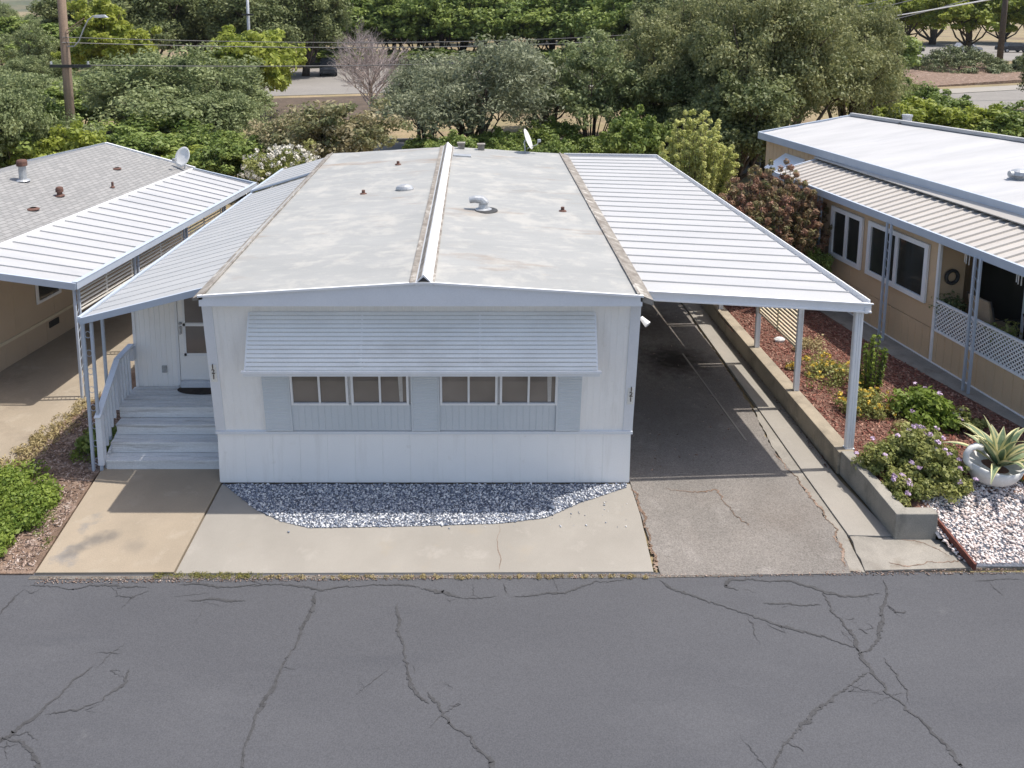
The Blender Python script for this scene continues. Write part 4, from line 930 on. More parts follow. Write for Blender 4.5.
def carport_post(x, y, z1, w, fl=False):
    mb = MB()
    if fl:
        mb.box((x-w/2, y-.035, 0.36), (x+w/2, y+.035, z1))
        for k in (-1, 0, 1): mb.box((x+k*w*0.3-.012, y-.045, 0.37), (x+k*w*0.3+.012, y-.034, z1))
        mb.box((x-w/2-.01, y-.05, 0.36), (x+w/2+.01, y+.05, 0.40))
    else:
        mb.box((x-w/2, y-w/2, 0.36), (x+w/2, y+w/2, z1)); mb.box((x-w/2-.008, y-w/2-.012, 0.36), (x-w/2+.012, y-w/2, z1)); mb.box((x+w/2-.012, y-w/2-.012, 0.36), (x+w/2+.008, y-w/2, z1))
    return mb.build('post', M['trim'], cp, world=True)
carport_post(5.93, 11.735, 2.68, 0.125, True)
for (x, y, z) in ((5.86, 13.66, 2.70), (5.80, 15.52, 2.72), (5.70, 17.6, 2.75), (5.60, 20.0, 2.78), (5.42, 22.6, 2.82)): carport_post(x, y, z, 0.075)
def louvre(parent, a, b, z0, z1, n, mat, tilt=0.02, th=0.02):
    fr = MB(); fr.box((0, 0, 0), (0.001, 0.001, 0.001)) if False else None
    mb = MB()
    for i in range(n):
        z = z0 + (z1 - z0) * (i + .5) / n
        mb.beam((a[0], a[1], z), (b[0], b[1], z), 0.050, 0.014)
    s = mb.build('louvre_screen', M[mat], parent, world=True)
    f = MB()
    for t in (0.004, 0.5, 0.996):
        x, y = a[0]+(b[0]-a[0])*t, a[1]+(b[1]-a[1])*t; f.box((x-.012, y-.012, z0-.02), (x+.012, y+.012, z1+.02))
    f.beam((a[0], a[1], z0-.03), (b[0], b[1], z0-.03), 0.03, 0.03); f.beam((a[0], a[1], z1+.03), (b[0], b[1], z1+.03), 0.03, 0.03)
    f.build('screen_frame', M[mat], s, world=True)
    return s
louvre(cp, (5.88, 13.74), (5.80, 15.45), 1.18, 2.62, 19, 'cream')
louvre(cp, (5.79, 15.60), (5.70, 17.52), 1.50, 2.66, 15, 'cream')  # unseen screen, added to keep sun off the driveway edge
louvre(cp, (5.69, 17.68), (5.60, 19.92), 1.50, 2.70, 15, 'cream')  # another added, unseen screen that shades the driveway farther back

# retaining wall
mb = MB()
mb.prism([(5.86, 10.09), (6.02, 10.2), (5.93, 11.68), (5.76, 11.68)], 0.0, 0.40)
mb.prism([(6.02, 10.2), (5.86, 10.09), (5.815, 10.03), (6.36, 10.03), (6.34, 10.20)], 0.0, 0.40)
wl_ = thing('retaining_wall', 'low concrete retaining wall between the driveway and the red wood chip bed', 'wall', (5.8, 14, 0))
mb = MB(); mb.prism([(5.72, 11.62), (5.98, 11.62), (5.88, 15.5), (5.82, 18), (5.78, 24), (5.56, 24), (5.60, 18), (5.64, 15.5)], 0.0, 0.385)
mb.build('long_wall', M['kerb_wall'], wl_, world=True, bevel=0.012)
mb = MB(); mb.prism([(5.80, 10.05), (6.38, 10.05), (6.38, 10.20), (6.00, 10.20), (5.93, 11.617), (5.755, 11.617), (5.80, 10.9)], 0.0, 0.405)
mb.build('end_wall', M['block_wall'], wl_, world=True, bevel=0.012)
eg = MB()
for k in range(4): eg.beam((6.46+.015*k, 10.30-.22*k, 0.20-.03*k), (6.475+.015*k, 10.08-.22*k, 0.17-.03*k), 0.03, 0.10)
tag(eg.build('garden_edging', M['edging']), 'thin brown edging board between the cracked kerb and the pink gravel', 'edging')

# porch with steps
ps = thing('front_steps', 'white painted wooden steps and deck leading up to the side door of the white home', 'steps', (-4.9, 12.3, 0))
edges = [11.72, 11.92, 12.13, 12.33]; zs = [0.19, 0.38, 0.57, 0.76]; xls = [-5.80, -5.80, -5.80, -5.83]
for i in range(3):
    mb = MB(); d = edges[i+1]-edges[i]+0.03; n = 2
    for k in range(n):
        a_, b2 = edges[i] - .02 + d*k/n + .005, edges[i] - .02 + d*(k+1)/n - .005
        mb.box((xls[i], a_, zs[i]-.035), (-3.93, b2, zs[i]))
    st_ = mb.build('tread', M['deck'], ps, world=True, bevel=0.004)
mb = MB()
for i in range(4):
    z0 = zs[i-1] if i else 0.03
    if i in (0, ): mb.box((xls[i], edges[i], z0), (-3.93, edges[i]+.025, zs[i]-.037))
    else: mb.box((xls[i]+.01, edges[i], z0+.004), (-3.93, edges[i]+.025, zs[i]-.037))
mb.build('risers', M['deck'], ps, world=True, bevel=0.003)
mb = MB(); y = 12.31
while y < YR - 0.05:
    y2 = min(y + 0.105, YR - .02); mb.box((-5.86, y+.006, 0.725), (-3.93, y2-.006, 0.76)); y += 0.105
mb.build('deck', M['deck'], ps, world=True, bevel=0.003)
mb = MB().prism([(-5.84, 11.76), (-5.80, 11.76), (-5.80, 13.0), (-5.84, 13.0)], 0.0, lambda x, y: 0.19 + max(0, min(.52, (y-11.76)*0.95)))
mb.build('stringer', M['deck'], ps, world=True)
rl = MB(); K = [Vector((-5.86, 11.66, 0.92)), Vector((-5.86, 12.45, 1.52)), Vector((-5.86, 13.0, 1.54))]
rl.beam(K[0], K[1], 0.10, 0.045); rl.beam(K[1]+Vector((0, -.02, .005)), K[2], 0.10, 0.045)
hr = rl.build('handrail', M['rail'], ps, world=True, bevel=0.004)
def railz(y): return K[0].z + (K[1].z-K[0].z)*(y-K[0].y)/(K[1].y-K[0].y) if y < K[1].y else 1.52
for y in [11.72 + 0.105*k for k in range(12)]:
    if y > 12.95: break
    zb_ = 0.10 + max(0, min(0.62, (y-11.7)*0.95)); big = abs(y-12.35) < .06 or y < 11.73
    w_ = 0.045 if big else 0.017
    MB().box((-5.86-w_, y-w_, zb_), (-5.86+w_, y+w_, railz(y)-.03)).build('newel_post' if big else 'baluster', M['rail'], ps, world=True)
MB().box((-5.90, 12.93, 1.28), (-5.80, 13.04, 1.50)).build('rail_block', M['rail'], ps, world=True)
tag(MB().lathe([(0.36, 0), (0.37, 0.008), (0.35, 0.016), (0.02, 0.018)], (-4.62, 12.93, 0.762), 32, 1.25, 0.52).build('doormat', M['mat']), 'dark oval doormat on the deck in front of the side door', 'doormat')

# satellite dishes
def dish(x, y, z, yaw, label, size=0.30, pole=0.4):
    o = thing('satellite_dish', label, 'satellite dish', (x, y, z), yaw)
    mb = MB(); prof = [(0.001, 0.0), (size*.4, size*.03), (size*.75, size*.11), (size, size*.2), (size*.98, size*.22), (size*.72, size*.135), (size*.38, size*.05), (0.001, 0.02)]
    mb.lathe(prof, (0, 0, 0), 24, 1, 1.1, closed=False)
    mt = Matrix.Translation((0, 0, pole)) @ Matrix.Rotation(R(68), 4, 'X')
    mb.v = [tuple(mt @ Vector(v)) for v in mb.v]; mb.build('reflector', M['pot'], o, smooth=True)
    MB().tube([(0, .02, 0), (0, .06, pole*.8), (0, .02, pole)], 0.02, 8).build('mast', M['galv'], o)
    mb = MB().tube([(0, -.02, pole-size*.9), (0, -.30, pole-size*.45), (0, -.34, pole-.02)], 0.012, 6); mb.box((-.05, -.39, pole-.05), (.05, -.31, pole+.02)); mb.build('feed_arm', M['galv'], o)
    return o
dish(1.45, 21.4, 3.31, R(75), 'white satellite dish on the far right corner of the main grey roof', 0.27, 0.38)

# ================================================================== left neighbour
aL = R(-9.5)
lh = thing('neighbour_home', 'tan home at the left with grey shingle roof and rusty roof vents', 'mobile home', (-9.3, 16.3, 0), aL)
ex, en = -6.5, 6.5
mb = MB(); rib_sheet(mb, (0, ex, 0.58), (0, en-.1, 0.58), (0, ex, 2.6), (0, en-.1, 2.6), 1.2, 0.015, 0.008, (1, 0, 0)); mb.build('wall', M['tan_left'], lh)
MB().prism([(-5.2, ex), (-0.03, ex), (-0.03, en-.15), (-5.2, en-.15)], 0, 2.55).build('wall', M['tan_left'], lh)
mb = MB(); rib_sheet(mb, (-.01, ex, 0.0), (-.01, en-.1, 0.0), (-.01, ex, .52), (-.01, en-.1, .52), 0.6, 0.015, 0.008, (1, 0, 0)); mb.build('skirting', M['tan_left'], lh)
MB().box((-.02, ex, 0.52), (.03, en-.1, 0.58)).build('belt_rail', M['cream'], lh)
rl_ = MB(); rx, rz_, ez = -2.6, 3.27, 2.62
rl_.hexa([(rx, ex, rz_-.04), (.16, ex, ez-.04), (.16, en, ez-.04), (rx, en, rz_-.04), (rx, ex, rz_), (.16, ex, ez), (.16, en, ez), (rx, en, rz_)])
rl_.hexa([(2*rx-.16, ex, ez-.04), (rx, ex, rz_-.04), (rx, en, rz_-.04), (2*rx-.16, en, ez-.04), (2*rx-.16, ex, ez), (rx, ex, rz_), (rx, en, rz_), (2*rx-.16, en, ez)])
rf = rl_.build('roof', M['shingle'], lh)
mb = MB(); mb.beam((rx, en+.03, rz_+.0), (.18, en+.03, ez+.0), 0.05, 0.09); mb.beam((rx, en+.03, rz_), (2*rx-.18, en+.03, ez), 0.05, 0.09); mb.build('rake_trim', M['trim'], rf)
def lroofz(x): return rz_ + (ez - rz_) * (x - rx) / (.16 - rx)
def lv(x, y, h, r, cap, label, mat='rust'):
    mb = MB().tube([(x, y, lroofz(x)-.02), (x, y, lroofz(x)+h)], r, 12); mb.lathe([(r*1.9, 0), (r*1.7, .02), (r, .04)], (x, y, lroofz(x)+.01), 14)
    o = mb.build('roof_vent', M[mat], lh); o['label'] = label
    if cap:
        MB().lathe([(r*.7, h*.86), (r*1.45, h*.9), (r*1.45, h+.06), (r*1.2, h+.10), (0.01, h+.12)], (x, y, lroofz(x)), 14).build('vent_cap', M['rust'], o)
lv(-1.92, 2.25, 0.42, 0.085, True, 'tall galvanised flue with rusty cap', 'galv')
lv(-0.78, 2.0, 0.12, 0.06, True, 'short rusty vent'); lv(-0.35, 3.4, 0.15, 0.03, False, 'thin rusty pipe'); lv(-1.1, 4.75, 0.05, 0.06, False, 'flat rusty vent'); lv(-.62, .9, .05, .07, False, 'flat rusty vent near the edge')
slider_window(lh, WM[lh] @ Vector((.012, -.02, 0.99)), WM[lh].to_3x3() @ Vector((0, 1, 0)), (0, 0, 1), 0.76, 0.62, WM[lh].to_3x3() @ Vector((1, 0, 0)), gl='glass_dark', panes=1, frame=0.06)
MB().box((-.01, .33, 0.32), (.012, .63, 0.46)).build('skirt_vent', M['dark'], lh)
la = thing('neighbour_awning', 'bright white ribbed metal awning on the side of the grey shingled home at the left', 'awning', (-9.3, 16.3, 0), aL)
pan_roof((.22, -2.35, 2.60), (2.43, -2.02, 2.30), (.22, 6.35, 2.62), (2.2, 6.0, 2.32), 22, h=0.026, w=0.026).build('roof_panel', M['pan'], la)
MB().box((.165, -6.4, 2.50), (.20, 6.4, 2.66)).build('wall_flashing', M['trim'], la)
mb = MB().beam((.2, -2.40, 2.58), (2.50, -2.06, 2.27), 0.04, 0.13); mb.build('front_beam', M['trim_shade_blue'], la)
mb = MB().beam((2.50, -2.06, 2.28), (2.26, 6.05, 2.31), 0.05, 0.13); mb.beam((2.48, -2.06, 2.35), (2.24, 6.05, 2.38), 0.1, 0.015); mb.beam((.2, 6.4, 2.62), (2.26, 6.05, 2.34), .04, .1); mb.build('gutter', M['trim_shade_blue'], la)
for y in (-1.85, 0.15, 2.25, 4.3, 5.9):
    mb = MB()
    for s in (-.06, .06): mb.box((2.33-.03*(y+2), y+s-.018, 0), (2.37-.03*(y+2), y+s+.018, 2.22))
    for k in range(11): mb.beam((2.35-.03*(y+2), y-.05, .2+k*.18), (2.35-.03*(y+2), y+.05, .32+k*.18), 0.008, 0.008)
    mb.build('post', M['trim_shade_blue'], la)
Wl = WM[la]
def louvre_local(parent, W_, a, b, z0, z1, n, mat):
    A_, B_ = W_ @ Vector((*a, 0)), W_ @ Vector((*b, 0)); return louvre(parent, (A_.x, A_.y), (B_.x, B_.y), z0, z1, n, mat)
for (y0_, y1_) in ((-1.75, 0.05), (.25, 2.15), (2.35, 4.2)):
    louvre_local(la, Wl, (2.31-.03*(y0_+2), y0_), (2.31-.03*(y1_+2), y1_), 1.72, 2.10, 5, 'cream_light')
pd = Wl @ Vector((.0, 6.25, 0))
dish(pd.x, pd.y, 2.64, R(-25), 'large white satellite dish on the far edge of the shingled roof at the left', 0.27, 0.36)

# ================================================================== right neighbour
aR = R(9.5)
rh = thing('right_home', 'tan home at the right with white flat roof and white trimmed windows', 'mobile home', (8.71, 17.01, 0.3), aR)
WR = WM[rh]
def rl2(p): return WR.inverted() @ Vector(p)
# front room wall (sunroom) x=0 from y=-2.0 to y=2.6, lattice porch beyond towards the street
mb = MB(); rib_sheet(mb, (0, -2.06, .70), (0, 3.2, .70), (0, -2.06, 2.55), (0, 3.2, 2.55), 1.22, 0.015, 0.008, (-1, 0, 0)); mb.f = [tuple(reversed(f)) for f in mb.f]
mb.build('wall', M['tan'], rh)
mb = MB(); rib_sheet(mb, (-.012, -6.6, .04), (-.012, 3.2, .04), (-.012, -6.6, .69), (-.012, 3.2, .69), 0.20, 0.03, 0.01, (-1, 0, 0)); mb.f = [tuple(reversed(f)) for f in mb.f]
mb.box((0.001, -6.6, 0), (.05, 3.2, .69)); mb.build('skirting', M['tan'], rh)
MB().box((-.05, -6.6, 0.0), (-.013, 3.2, .05)).build('base_rail', M['trim'], rh)
MB().prism([(.02, -2.04), (.62, -2.04), (.62, -1.4), (1.2, -1.4), (1.2, 3.2), (.02, 3.2)], 0, 2.6).build('sunroom_wall', M['tan'], rh)
mb = MB(); rib_sheet(mb, (1.22, -6.6, 0), (1.22, 6.6, 0), (1.22, -6.6, 3.1), (1.22, 6.6, 3.1), 0.2, 0.03, 0.01, (-1, 0, 0)); mb.f = [tuple(reversed(f)) for f in mb.f]
mb.prism([(1.24, -6.6), (5.6, -6.6), (5.6, 6.6), (1.24, 6.6)], 0, 3.08); mb.build('main_wall', M['tan'], rh)
# windows in the front room
Ux = WR.to_3x3() @ Vector((0, -1, 0)); Nx = WR.to_3x3() @ Vector((-1, 0, 0))
for (y1_, w_, np_) in ((1.34, 1.15, 2), (0.0, 1.83, 2)):
    slider_window(rh, WR @ Vector((-.01, y1_, 1.14)), Ux, (0, 0, 1), w_, 1.20, Nx, gl='glass_dark', panes=np_, frame=0.10, depth=0.05)
# roofs
A_, B_ = Vector((8.62, 23.71, 3.5)), Vector((11.6, 24.2, 3.95)); C_ = Vector((14.9, 17.2, 3.95)); D_ = Vector((11.35, 9.7, 3.5)); C2 = Vector((17.5, 10.8, 3.95)); E2 = Vector((14.5, 25.0, 3.5)); F2 = Vector((21, 12, 3.5))
mb = MB(); ny = 30; nx = 8; rg = random.Random(8)
for j in range(ny+1):
    for i in range(nx+1):
        s, t = i/nx, j/ny; p = A_.lerp(B_, s).lerp(D_.lerp(C2, s), t); mb.v.append((p.x, p.y, p.z + (rg.uniform(-.012, .012) if 0 < i < nx else 0)))
for j in range(ny):
    for i in range(nx):
        a = j*(nx+1)+i; mb.f.append((a, a+nx+1, a+nx+2, a+1))
b0 = len(mb.v); mb.v += [tuple(B_), tuple(E2), tuple(F2), tuple(C2)]; mb.f.append((b0, b0+3, b0+2, b0+1))
mr = mb.build('roof', M['roof_white'], rh, world=True, smooth=True)
mb = MB(); mb.beam(A_+Vector((-.04, 0, -.06)), D_+Vector((-.04, 0, -.06)), 0.06, 0.20); mb.beam(A_+Vector((0, .04, -.06)), B_+Vector((0, .04, -.06)), 0.06, 0.2); mb.beam(B_+Vector((0, .04, -.06)), E2+Vector((0, .04, -.06)), 0.06, 0.2)
mb.build('eave_trim', M['trim_shade_blue'], mr, world=True)
mb = MB(); mb.beam(B_+Vector((-.05, 0, .05)), C2+Vector((-.05, 0, .05)), 0.12, 0.09); mb.build('ridge_cap', M['roof_white'], mr, world=True)
def rrz(x, y): return 3.5
mb = MB(); c_ = Vector((11.6, 16.6, 3.62))
mb.lathe([(.09, -.1), (.09, .10)], tuple(c_), 12); mb.lathe([(.16, .10), (.20, .13), (.18, .20), (.10, .24), (.01, .25)], tuple(c_), 14); mb.tube([c_+Vector((-.24, 0, .14)), c_+Vector((.24, 0, .14))], 0.07, 10)
mb.build('roof_vent', M['galv'], rh, world=True)
mb = MB().lathe([(.13, -.2), (.13, .22), (.15, .22), (.15, .28), (.02, .30)], (13.1, 23.9, 3.75), 12); mb.build('flue', M['galv'], rh, world=True)
mb = MB().lathe([(.06, -.1), (.06, .05), (.03, .08)], (12.2, 22.6, 3.9), 10); mb.build('plumbing_vent', M['dark'], rh, world=True)
# front awning over the sunroom and porch
ra = thing('right_awning', 'cream ribbed metal awning with gutter tinted with painted blue shade along the tan home at the right', 'awning', (8.71, 17.01, 0.3), aR)
pan_roof((1.10, -6.6, 2.93), (-.22, -6.6, 2.66), (1.14, 3.75, 2.93), (-.22, 3.55, 2.66), 46, h=0.038, w=0.035).build('roof_panel', M['pan_tan'], ra)
mb = MB().beam((-.26, -6.6, 2.62), (-.26, 3.6, 2.62), 0.06, 0.16); mb.beam((-.26, 3.6, 2.66), (1.2, 3.8, 2.95), 0.05, 0.07); mb.build('gutter', M['trim_shade_blue'], ra)
MB().hexa([(.98, -6.6, 2.98), (1.42, -6.6, 3.16), (1.40, 3.8, 3.16), (1.00, 3.8, 2.98), (.98, -6.6, 3.0), (1.42, -6.6, 3.19), (1.40, 3.8, 3.19), (1.00, 3.8, 3.0)]).build('flashing', M['pan_tan'], ra)
for (px, py) in ((8.75, 16.04), (9.12, 13.71), (9.55, 11.2), (8.42, 18.6)):
    l = WM[ra].inverted() @ Vector((px, py, .3)); mb = MB()
    for s in (-.065, .065): mb.box((l.x-.18, l.y+s-.018, 0), (l.x-.14, l.y+s+.018, 2.56))
    for k in range(12): mb.beam((l.x-.16, l.y-.055, .2+k*.19), (l.x-.16, l.y+.055, .32+k*.19), 0.008, 0.008)
    mb.build('post', M['trim_shade_blue'], ra)
# small blue-grey awning over a back window
MB().hexa([(.62, 4.4, 2.35), (.62, 5.6, 2.35), (1.2, 5.5, 2.75), (1.2, 4.5, 2.75), (.62, 4.4, 2.38), (.62, 5.6, 2.38), (1.2, 5.5, 2.79), (1.2, 4.5, 2.79)]).build('window_hood', M['trim'], rh)
# porch end: white corner post, lattice, dark interior things
MB().box((-.04, -2.12, 0), (.02, -2.065, 2.56)).build('corner_post', M['trim'], rh)
MB().box((.06, -6.6, .60), (1.2, -1.8, .66)).build('porch_floor', M['concrete_grey'], rh)
lt = MB(); y0_, y1_, z0_, z1_ = -6.5, -2.13, .73, 1.28
st = 0.085; k = y0_ - (z1_-z0_)
while k < y1_:
    for sgn in (1, -1):
        a_y, b_y = (k, k + (z1_-z0_)); za, zb_ = (z0_, z1_) if sgn > 0 else (z1_, z0_)
        if a_y < y0_: za = za + (zb_-za)*(y0_-a_y)/(b_y-a_y); a_y = y0_
        if b_y > y1_: zb_ = za + (zb_-za)*(y1_-a_y)/(b_y-a_y); b_y = y1_
        if b_y - a_y > .02: lt.beam((-.01 + .006*sgn, a_y, za), (-.01 + .006*sgn, b_y, zb_), 0.022, 0.010, up=(1, 0, 0))
    k += st
lat = lt.build('lattice', M['trim'], rh)
mb = MB().box((-.035, y0_, z1_), (.02, y1_, z1_+.04)); mb.box((-.035, y0_, z0_-.04), (.02, y1_, z0_)); mb.build('lattice_rail', M['trim'], lat)
slider_window(rh, WR @ Vector((1.185, -1.75, .72)), Ux, (0, 0, 1), 2.3, 1.95, Nx, gl='glass_dark', panes=2, frame=0.06, depth=0.03)
mb = MB(); pts = [(.30 + .13*math.cos(t), -2.09, 1.75 + .13*math.sin(t)) for t in [k*math.pi/8 for k in range(17)]]; mb.tube(pts, 0.035, 8, cap=False)
w_ = mb; w_.v = [tuple(WR @ Vector(v)) for v in w_.v]; tag(w_.build('wreath', M['dark']), 'small dark round wreath hanging on the tan porch wall of the right home', 'wreath')
def outdoor_chair(loc, rz, label, group):
    o = thing('patio_chair', label, 'chair', loc, rz, group)
    MB().hexa([(-.26, -.25, .38), (.26, -.25, .38), (.26, .22, .36), (-.26, .22, .36), (-.26, -.25, .46), (.26, -.25, .46), (.26, .22, .44), (-.26, .22, .44)]).build('seat', M['fabric'], o, bevel=.02)
    MB().hexa([(-.26, .2, .42), (.26, .2, .42), (.26, .28, .42), (-.26, .28, .42), (-.24, .32, .98), (.24, .32, .98), (.24, .39, .98), (-.24, .39, .98)]).build('backrest', M['fabric'], o, bevel=.02)
    for sx in (-1, 1):
        MB().tube([(sx*.29, -.24, 0), (sx*.29, -.24, .62), (sx*.29, .26, .64), (sx*.27, .36, 1.0)], .014, 6).build('arm_frame', M['dark'], o)
        MB().tube([(sx*.29, .26, .64), (sx*.29, .30, 0)], .014, 6).build('leg', M['dark'], o)
    return o
c1 = WR @ Vector((.55, -2.9, .66-.0)); outdoor_chair(tuple(c1), aR + R(90), 'tan cushioned patio chair behind the lattice, nearer the wreath', 'chairs on the right porch')
c2 = WR @ Vector((.60, -4.1, .66)); outdoor_chair(tuple(c2), aR + R(80), 'tan cushioned patio chair behind the lattice at the right frame edge', 'chairs on the right porch')
def potted(loc, s, label, mat='shrub'):
    o = thing('potted_plant', label, 'potted plant', loc); rg = np.random.default_rng(int(s*1000))
    MB().lathe([(.09*s, 0), (.13*s, .2*s), (.14*s, .22*s), (.12*s, .22*s), (.02, .2*s)], (0, 0, 0), 16).build('pot', M['rust'], o)
    link_mesh('foliage', leaves(rg.normal(0, .08*s, (14, 3)) + [0, 0, .38*s], np.full(14, .12*s), 40, .03, rg, LM[mat], 'foliage'), o)
p_ = WR @ Vector((.25, -2.15, .66)); potted(tuple(p_), 1.5, 'dark leafy potted plant in the porch corner under the wreath', 'oak_dark')
p_ = WR @ Vector((.22, -3.5, .66)); potted(tuple(p_), 1.2, 'potted plant in a rusty red pot between the two porch chairs', 'geranium')
# hanging wind chimes
def chime(loc, label):
    o = thing('wind_chime', label, 'wind chime', loc); MB().lathe([(.05, 0), (.05, .015)], (0, 0, -.12), 12).build('disc', M['trim'], o)
    for k in range(5): a = k*1.256; MB().tube([(.04*math.cos(a), .04*math.sin(a), -.13), (.04*math.cos(a), .04*math.sin(a), -.33-.02*k)], .009, 6).build('chime_tube', M['trim'], o)
    MB().tube([(0, 0, 0), (0, 0, -.4)], .004, 4).build('cord', M['dark'], o)
p_ = WR @ Vector((.12, -2.62, 2.60)); chime(tuple(p_), 'white wind chime hanging at the dark porch opening beside the wreath')
p_ = WR @ Vector((.16, -3.75, 2.60)); chime(tuple(p_), 'white wind chime hanging right of the double porch post')

# ================================================================== garden plants
def shrub(name, x, y, z, w, h, mat, n_cl, n, size, seed, label, cat='shrub', group=None, flower=None, stems=6, aspect=0.55, upright=0.0, squash=0.8, crad=0.16, hang=0.0):
    rg = np.random.default_rng(seed); o = thing(name, label, cat, (x, y, z), 0, group)
    pts = []; sb = MB()
    for i in range(n_cl):
        d = rg.normal(0, 1, 3); d /= np.linalg.norm(d); d[2] = abs(d[2]); q = rg.uniform(0.45, 1) 
        lump = 1 + 0.22*math.sin(3*math.atan2(d[1], d[0]) + seed) + 0.12*rg.normal()
        pts.append([d[0]*w/2*q*lump*(1-.25*upright), d[1]*w/2*q*lump*(1-.25*upright), h*(0.12 + 0.80*d[2]*q) + upright*rg.uniform(0, .3)*h])
    pts = np.array(pts); rad = w*crad*rg.uniform(0.7, 1.3, n_cl)
    link_mesh('foliage', leaves(pts, rad, n, size, rg, LM[mat], 'foliage', squash=squash, aspect=aspect, hang=hang), o)
    for i in range(stems):
        p = pts[rg.integers(n_cl)]; sb.tube([(p[0]*.08, p[1]*.08, -.03), (p[0]*.5, p[1]*.5, p[2]*.55), tuple(p)], [.02*w/1.2, .014*w/1.2, .005], 5)
    sb.build('stems', M['bark'], o, smooth=True)
    if flower:
        fm, fn, fs, frad = flower
        out = pts[np.argsort(-(pts[:, 2] + 0.5*np.linalg.norm(pts[:, :2], axis=1)))[:max(fn*2, 4)]]
        fp_ = out[rg.integers(len(out), size=fn)] + rg.normal(0, w*.06, (fn, 3)) + [0, 0, w*.08]
        link_mesh('flowers', leaves(fp_, np.full(fn, frad), 16, fs, rg, LM[fm], 'flowers', squash=0.6, aspect=0.8), o)
    return o
shrub('flowering_shrub', 6.68, 11.18, 0.30, 1.30, 0.66, 'geranium', 210, 95, 0.024, 11, 'round green shrub dotted with lilac flowers at the corner of the retaining wall', flower=('petal_lilac', 34, .018, .035), crad=.085, aspect=.8)
shrub('flowering_shrub', 6.25, 10.62, 0.30, 0.6, 0.30, 'geranium', 26, 100, 0.022, 21, 'small low green shrub with lilac flowers at the very end of the retaining wall', flower=('petal_lilac', 8, .02, .04))
shrub('garden_shrub', 7.70, 12.75, 0.33, 1.0, 0.48, 'shrub', 44, 90, 0.036, 12, 'bright green broad leaved shrub behind the lilac flowered shrub', flower=('petal_lilac', 4, .02, .04))
shrub('garden_shrub', 8.15, 12.35, 0.33, 0.55, 0.36, 'geranium', 22, 80, 0.03, 13, 'darker green leafy shrub right of the bright broad leaved shrub', flower=('petal_lilac', 5, .02, .04))
shrub('yellow_flower_clump', 6.75, 12.95, 0.33, 0.95, 0.36, 'geranium', 34, 90, 0.02, 15, 'yellow flower clump right behind the front carport post', 'flower clump', 'yellow flower clumps', ('petal_yellow', 60, .016, .03))
shrub('yellow_flower_clump', 6.7, 14.2, 0.33, 1.2, 0.36, 'geranium', 34, 80, 0.02, 16, 'wide yellow flower clump seen between the two front carport posts', 'flower clump', 'yellow flower clumps', ('petal_yellow', 60, .016, .035))
shrub('yellow_flower_clump', 6.18, 14.6, 0.33, 0.30, 0.18, 'dry', 12, 60, 0.02, 17, 'small faded yellow flower clump beside the second carport post', 'flower clump', 'yellow flower clumps', ('petal_yellow', 14, .016, .03))
shrub('dry_plant', 7.25, 12.35, 0.33, 0.55, 0.10, 'dry', 16, 70, 0.018, 18, 'flat dried straw coloured plant between the shrubs in the bed', 'plant')
shrub('dry_plant', 6.9, 15.6, 0.33, 0.9, 0.10, 'dry', 22, 60, 0.02, 19, 'flat dried plant in the sunlit chips behind the yellow flowers', 'plant')
for k, (x, y, w, h, l) in enumerate(((-6.55, 10.75, 1.0, .26, 'bright green hedge shrub nearest the front steps'), (-7.15, 11.05, 1.0, .28, 'bright green hedge shrub behind the one nearest the steps, beside the dry grass'), (-6.75, 10.15, .95, .26, 'bright green low hedge shrub in the middle of the left hedge'), (-7.5, 10.3, 1.1, .28, 'bright green hedge shrub cut by the left frame edge'), (-6.45, 9.72, .6, .28, 'smallest bright green hedge shrub at the lower left corner'))):
    shrub('hedge_shrub', x, y, 0.03, w, h, 'shrub', int(70*w), 130, 0.024, 30+k, l, group='hedge shrubs by the left drive')
shrub('leafy_plant', -6.2, 12.35, 0.03, 0.65, 0.30, 'mid', 26, 80, 0.03, 41, 'dark green leafy plant in the shade left of the awning post', 'plant')
shrub('orange_flower_clump', 8.15, 10.98, 0.30, 0.34, 0.20, 'geranium', 10, 50, 0.02, 42, 'orange flower clump at the right frame edge beside the swan planter', 'flower clump', None, ('petal_orange', 18, .03, .035))
rock = MB().lathe([(.02, 0), (.09, .01), (.10, .05), (.06, .09), (.01, .10)], (6.42, 15.9, .33), 7, 1.2, .8); tag(rock.build('rock', M['gravel_base'] if False else M['pot']), 'pale rock lying on the red wood chips under the slatted screen', 'rock')

# swan planter with a variegated agave
sw = thing('swan_planter', 'white swan shaped planter holding the striped agave on the pink gravel', 'planter', (7.70, 10.95, 0.34), R(12))
mb = MB(); seg = 28; prof = [(.02, 0), (.17, .0), (.24, .04), (.30, .13), (.33, .24), (.315, .245), (.28, .20), (.02, .17)]
for i, (r, z) in enumerate(prof):
    for k in range(seg):
        t = 2*math.pi*k/seg; c_, s_ = math.cos(t), math.sin(t)
        lift = (0.07*max(0, -c_)**2 + 0.05*max(0, c_)**4) * min(1, z/.2) if r > .2 else 0
        mb.v.append((r*c_*1.22, r*s_*0.92, z + lift))
for i in range(len(prof)-1):
    for k in range(seg):
        k2 = (k+1) % seg; mb.f.append((i*seg+k, i*seg+k2, (i+1)*seg+k2, (i+1)*seg+k))
mb.f.append(tuple(reversed(range(seg)))); mb.f.append(tuple((len(prof)-1)*seg+k for k in range(seg)))
mb.v = [(a*1.12, b*1.12, c*1.12) for a, b, c in mb.v]; mb.build('bowl', M['pot'], sw, smooth=True)
